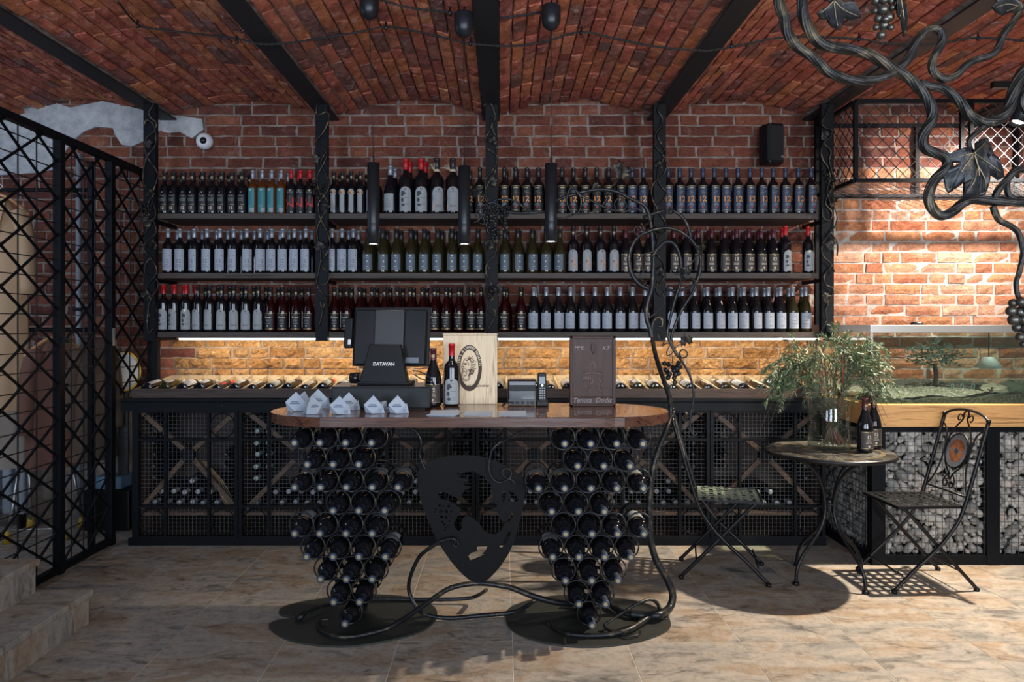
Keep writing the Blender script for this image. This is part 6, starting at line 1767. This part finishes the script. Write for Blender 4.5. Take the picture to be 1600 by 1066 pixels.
pxleaf([(1300,-4),(1320,0),(1335,-2),(1344,10),(1348,26),(1332,30),(1322,26),(1318,36),(1314,47),(1300,44),(1294,38),(1296,30),(1284,30),(1279,18),(1286,12),(1297,8)],
       [[(1302,2),(1320,14),(1344,24)],[(1302,2),(1305,22),(1308,42)],[(1302,2),(1292,12),(1283,20)]], 1.60)
pxleaf([(1396,-6),(1410,-4),(1422,4),(1426,20),(1422,38),(1417,55),(1408,46),(1404,32),(1398,28),(1400,14)], [[(1404,-4),(1413,20),(1417,50)],[(1410,14),(1403,28)]], 1.60, .5)
pxleaf([(1560,-4),(1590,-6),(1600,0),(1604,12),(1590,18),(1576,20),(1565,26),(1556,20),(1551,10),(1556,4)], [[(1594,8),(1575,6),(1556,12)],[(1590,10),(1572,18)]], 1.60)
m = MB()
for i, (a, b, r) in enumerate([(1369,2,7),(1381,0,7),(1393,2,6),(1368,17,6),(1380,15,8),(1395,12,6),(1373,29,7),(1389,27,8),(1369,43,5),(1381,40,8),(1392,43,5),(1377,55,7),(1375,-10,7),(1388,-10,7),(1384,30,6),(1376,8,6),(1396,-2,6)]):
    m.ball(P(a, b, FV-.01+(.012 if i % 3 == 0 else 0)), r*FV/F, 14, 10)
relx(m.obj('grape_cluster', mat('burnished_iron', (.11,.10,.085), .34, .8), None, fix=False), fv)
m = MB()
for i, (a, b, r) in enumerate([(1583,474,7),(1596,472,8),(1580,486,8),(1594,488,9),(1584,500,9),(1600,500,8),(1590,512,8),(1603,514,8),(1594,527,7),(1600,538,6),(1606,484,8),(1610,500,8)]):
    m.ball(P(a, b, FV-.01+(.012 if i % 3 == 0 else 0)), r*FV/F, 14, 10)
relx(m.obj('grape_cluster', MT['burnished_iron'], None, fix=False), fv)

# ================================================================ COAT ROOM BEHIND THE GRILLE
rl = empty('coat_rail', (-3.3, 4.55, 0), 0, 'black steel coat rail frame behind the lattice, two bars high', 'coat rail')
for z_ in (1.36, 2.24): MB().tube([(-.75, 0, z_), (.70, 0, z_)], .012, 8).obj('rail', STEEL, rl, fix=False)
for x_ in (-.75, .72): MB().b2(x_-.015, x_+.015, -.015, .015, 0, 2.42).obj('upright', STEEL, rl)
CLOTH = lambda n_, c_: mat(n_, c_, .9)
def hanger(x, z, y, rz, lb, w_=.40, mt=W_HANG):
    e = empty('coat_hanger', (x, y, z), rz, lb, 'hanger', 'wooden coat hangers on the rail')
    sp = spline([(-w_/2,0,-.16),(-w_*.38,0,-.115),(-w_*.18,0,-.06),(0,0,-.035),(w_*.18,0,-.06),(w_*.38,0,-.115),(w_/2,0,-.16)], 4)
    m = MB(); m.tube(sp, .011, 8); m.obj('shoulder_bar', mt, e, fix=False)
    MB().tube([(-w_*.46,0,-.158),(w_*.46,0,-.158)], .005, 6).obj('trouser_bar', mt, e, fix=False)
    MB().tube(spline([(0,0,-.035),(0,0,.0),(.016,0,.016),(.0,0,.032),(-.018,0,.018)], 5), .002, 6).obj('hook', CHROME, e, fix=False)
    return e
def coat(x, y, z, w_, L, rz, mt, lb, nm='coat', fl=.16, buttons=0):
    e = empty(nm, (x, y, z), rz, lb, 'coat')
    N, K = 28, 10; vs = []
    for k in range(K+1):
        t = k/K; zz = -.04-t*L; hw2 = w_/2*(.38+.62*min(1, t*5))*(1+fl*t); dp = .045+.03*t
        for i in range(N):
            a = 2*PI*i/N; f_ = 1+.10*math.sin(a*5+t*1.5)*t+.05*math.sin(a*9)
            vs.append((hw2*math.cos(a)*f_, dp*math.sin(a)*f_, zz))
    fs = [(k*N+i, k*N+(i+1) % N, (k+1)*N+(i+1) % N, (k+1)*N+i) for k in range(K) for i in range(N)]+[tuple(range(N))]
    m = MB(); m.add(vs, fs, 0, True); m.obj('body', mt, e, fix=False)
    for s_ in (-1, 1):
        sp = spline([(s_*w_*.36,0,-.10),(s_*w_*.52,0,-.28),(s_*w_*.58,-.01,-.62 if L > .6 else -L*.8)], 5)
        MB().tube(sp, taper(len(sp), .055, .045), 10).obj('sleeve', mt, e, fix=False)
    m = MB(); m.prism([(-.07,-.03),(.07,-.03),(.02,-.24),(-.005,-.26),(-.02,-.24)], -.062, -.052); m.obj('lapel', mt, e)
    for k in range(buttons): MB().cyl((.03, -.082, -.32-.13*k), .011, .006, 12, 0, 'y').obj('button', BLACK, e)
    return e
BEI = CLOTH('beige_cloth', (.40,.26,.15)); BR1 = CLOTH('brown_wool', (.13,.06,.042)); BR2 = CLOTH('grey_brown_wool', (.11,.075,.055)); PAL = CLOTH('pale_cloth', (.28,.24,.20))
coat(-3.12, 4.50, 2.20, .30, 1.30, .1, BEI, 'long beige coat on the upper rail, behind the lattice at far left', fl=.05)
hanger(-3.12, 2.235, 4.50, .1, 'wooden hanger holding the long beige coat on the upper rail', .34)
coat(-3.04, 4.56, 1.32, .28, .78, .9, PAL, 'pale garment hanging on the lower rail at far left', fl=.02)
coat(-2.83, 4.60, 1.33, .30, .80, .9, BR1, 'dark brown wool coat on the lower rail behind the lattice', buttons=3)
coat(-2.68, 4.74, 1.33, .26, .78, .9, BR2, 'grey-brown coat nearest the wine cabinets, behind the lattice')
hanger(-3.04, 1.352, 4.56, .9, 'wooden hanger on the lower rail, left of the brown coat', .38)
hanger(-2.83, 1.352, 4.60, .9, 'wooden hanger holding the brown coat on the lower rail', .36)
# step stool with yellow seat, wall pipe, radiator, crate
YEL = mat('yellow_plastic', (.55,.36,.04), .4); BLU = mat('blue_plastic', (.16,.27,.40), .5)
ys = empty('folding_stool', (-3.02, 4.80, 0), .2, 'folding stool with yellow seat and yellow feet behind the lattice', 'stool')
bevel(MB().b2(-.15, .15, -.10, .10, .46, .485).obj('seat', YEL, ys), .01)
for sx in (-1, 1):
    for sy in (-1, 1):
        q = MB().tube([(sx*.13, sy*.07, .46), (sx*.16, sy*.17, .03)], .011, 8).obj('leg', CHROME, ys, fix=False)
        MB().lathe([(0,0),(.03,0),(.022,.05),(.013,.08),(0,.08)], 10, 0, (sx*.16, sy*.17, 0)).obj('foot', YEL, q)
MB().tube([(-.16,-.17,.08),(.16,-.17,.08)], .008, 6).obj('stretcher', CHROME, ys, fix=False)
rd = empty('radiator', (-3.45, 4.95, 0), 0, 'old grey ribbed radiator low behind the lattice at far left', 'radiator')
for k in range(6): bevel(MB().b2(-.30+.09*k, -.235+.09*k, -.05, .05, .10, .70).obj('rib', mat('radiator_paint', (.26,.29,.33), .5) if k == 0 else MT['radiator_paint'], rd), .02, 3)
MB().tube([(-.30,0,.14),(.22,0,.14)], .014, 8).obj('pipe', MT['radiator_paint'], rd, fix=False)
for sx in (-.25, .17): MB().b2(sx-.01, sx+.01, -.03, .03, 0, .12).obj('foot', IRON, rd)
bk = empty('blue_crate', (-2.67, 4.98, 0), 0, 'small blue plastic box on dark crate behind the lattice', 'box'); bk.name = 'storage_crate'
bevel(MB().b2(-.16, .16, -.1, .1, 0, .27).obj('crate_base', BLACK, bk), .01); bevel(MB().b2(-.09, .09, -.07, .07, .27, .36).obj('blue_tub', BLU, bk), .012)
pp = empty('wall_pipe', (-2.98, 5.10, 0), 0, 'grey vertical pipe running up the brick wall behind the coats', 'pipe')
MB().tube([(0,0,0),(0,0,2.6)], .018, 10).obj('pipe_run', MT['radiator_paint'], pp, fix=False)
for z_ in (.6, 1.5, 2.3): MB().b2(-.03, .03, -.02, .03, z_-.012, z_+.012).obj('clamp', STEEL, pp)
dh = empty('oval_tray', (-2.60, 4.98, .93), R(20), 'pale oval tray with yellow rim, upright beside the display rack', 'tray'); 
OVM = mat('tray_print', (.42,.44,.46), .4)
bevel(MB().prism([(.10*math.cos(t*PI/12), .14+.135*math.sin(t*PI/12)) for t in range(24)], -.006, .006).obj('panel', OVM, dh), .002)
MB().tube([(.10*math.cos(t*PI/12), 0, .14+.135*math.sin(t*PI/12)) for t in range(24)], .009, 8, closed=True).obj('rim', YEL, dh, fix=False)
MB().b2(-.03, .03, -.03, .03, -.57, .005).obj('stand', IRON, dh)
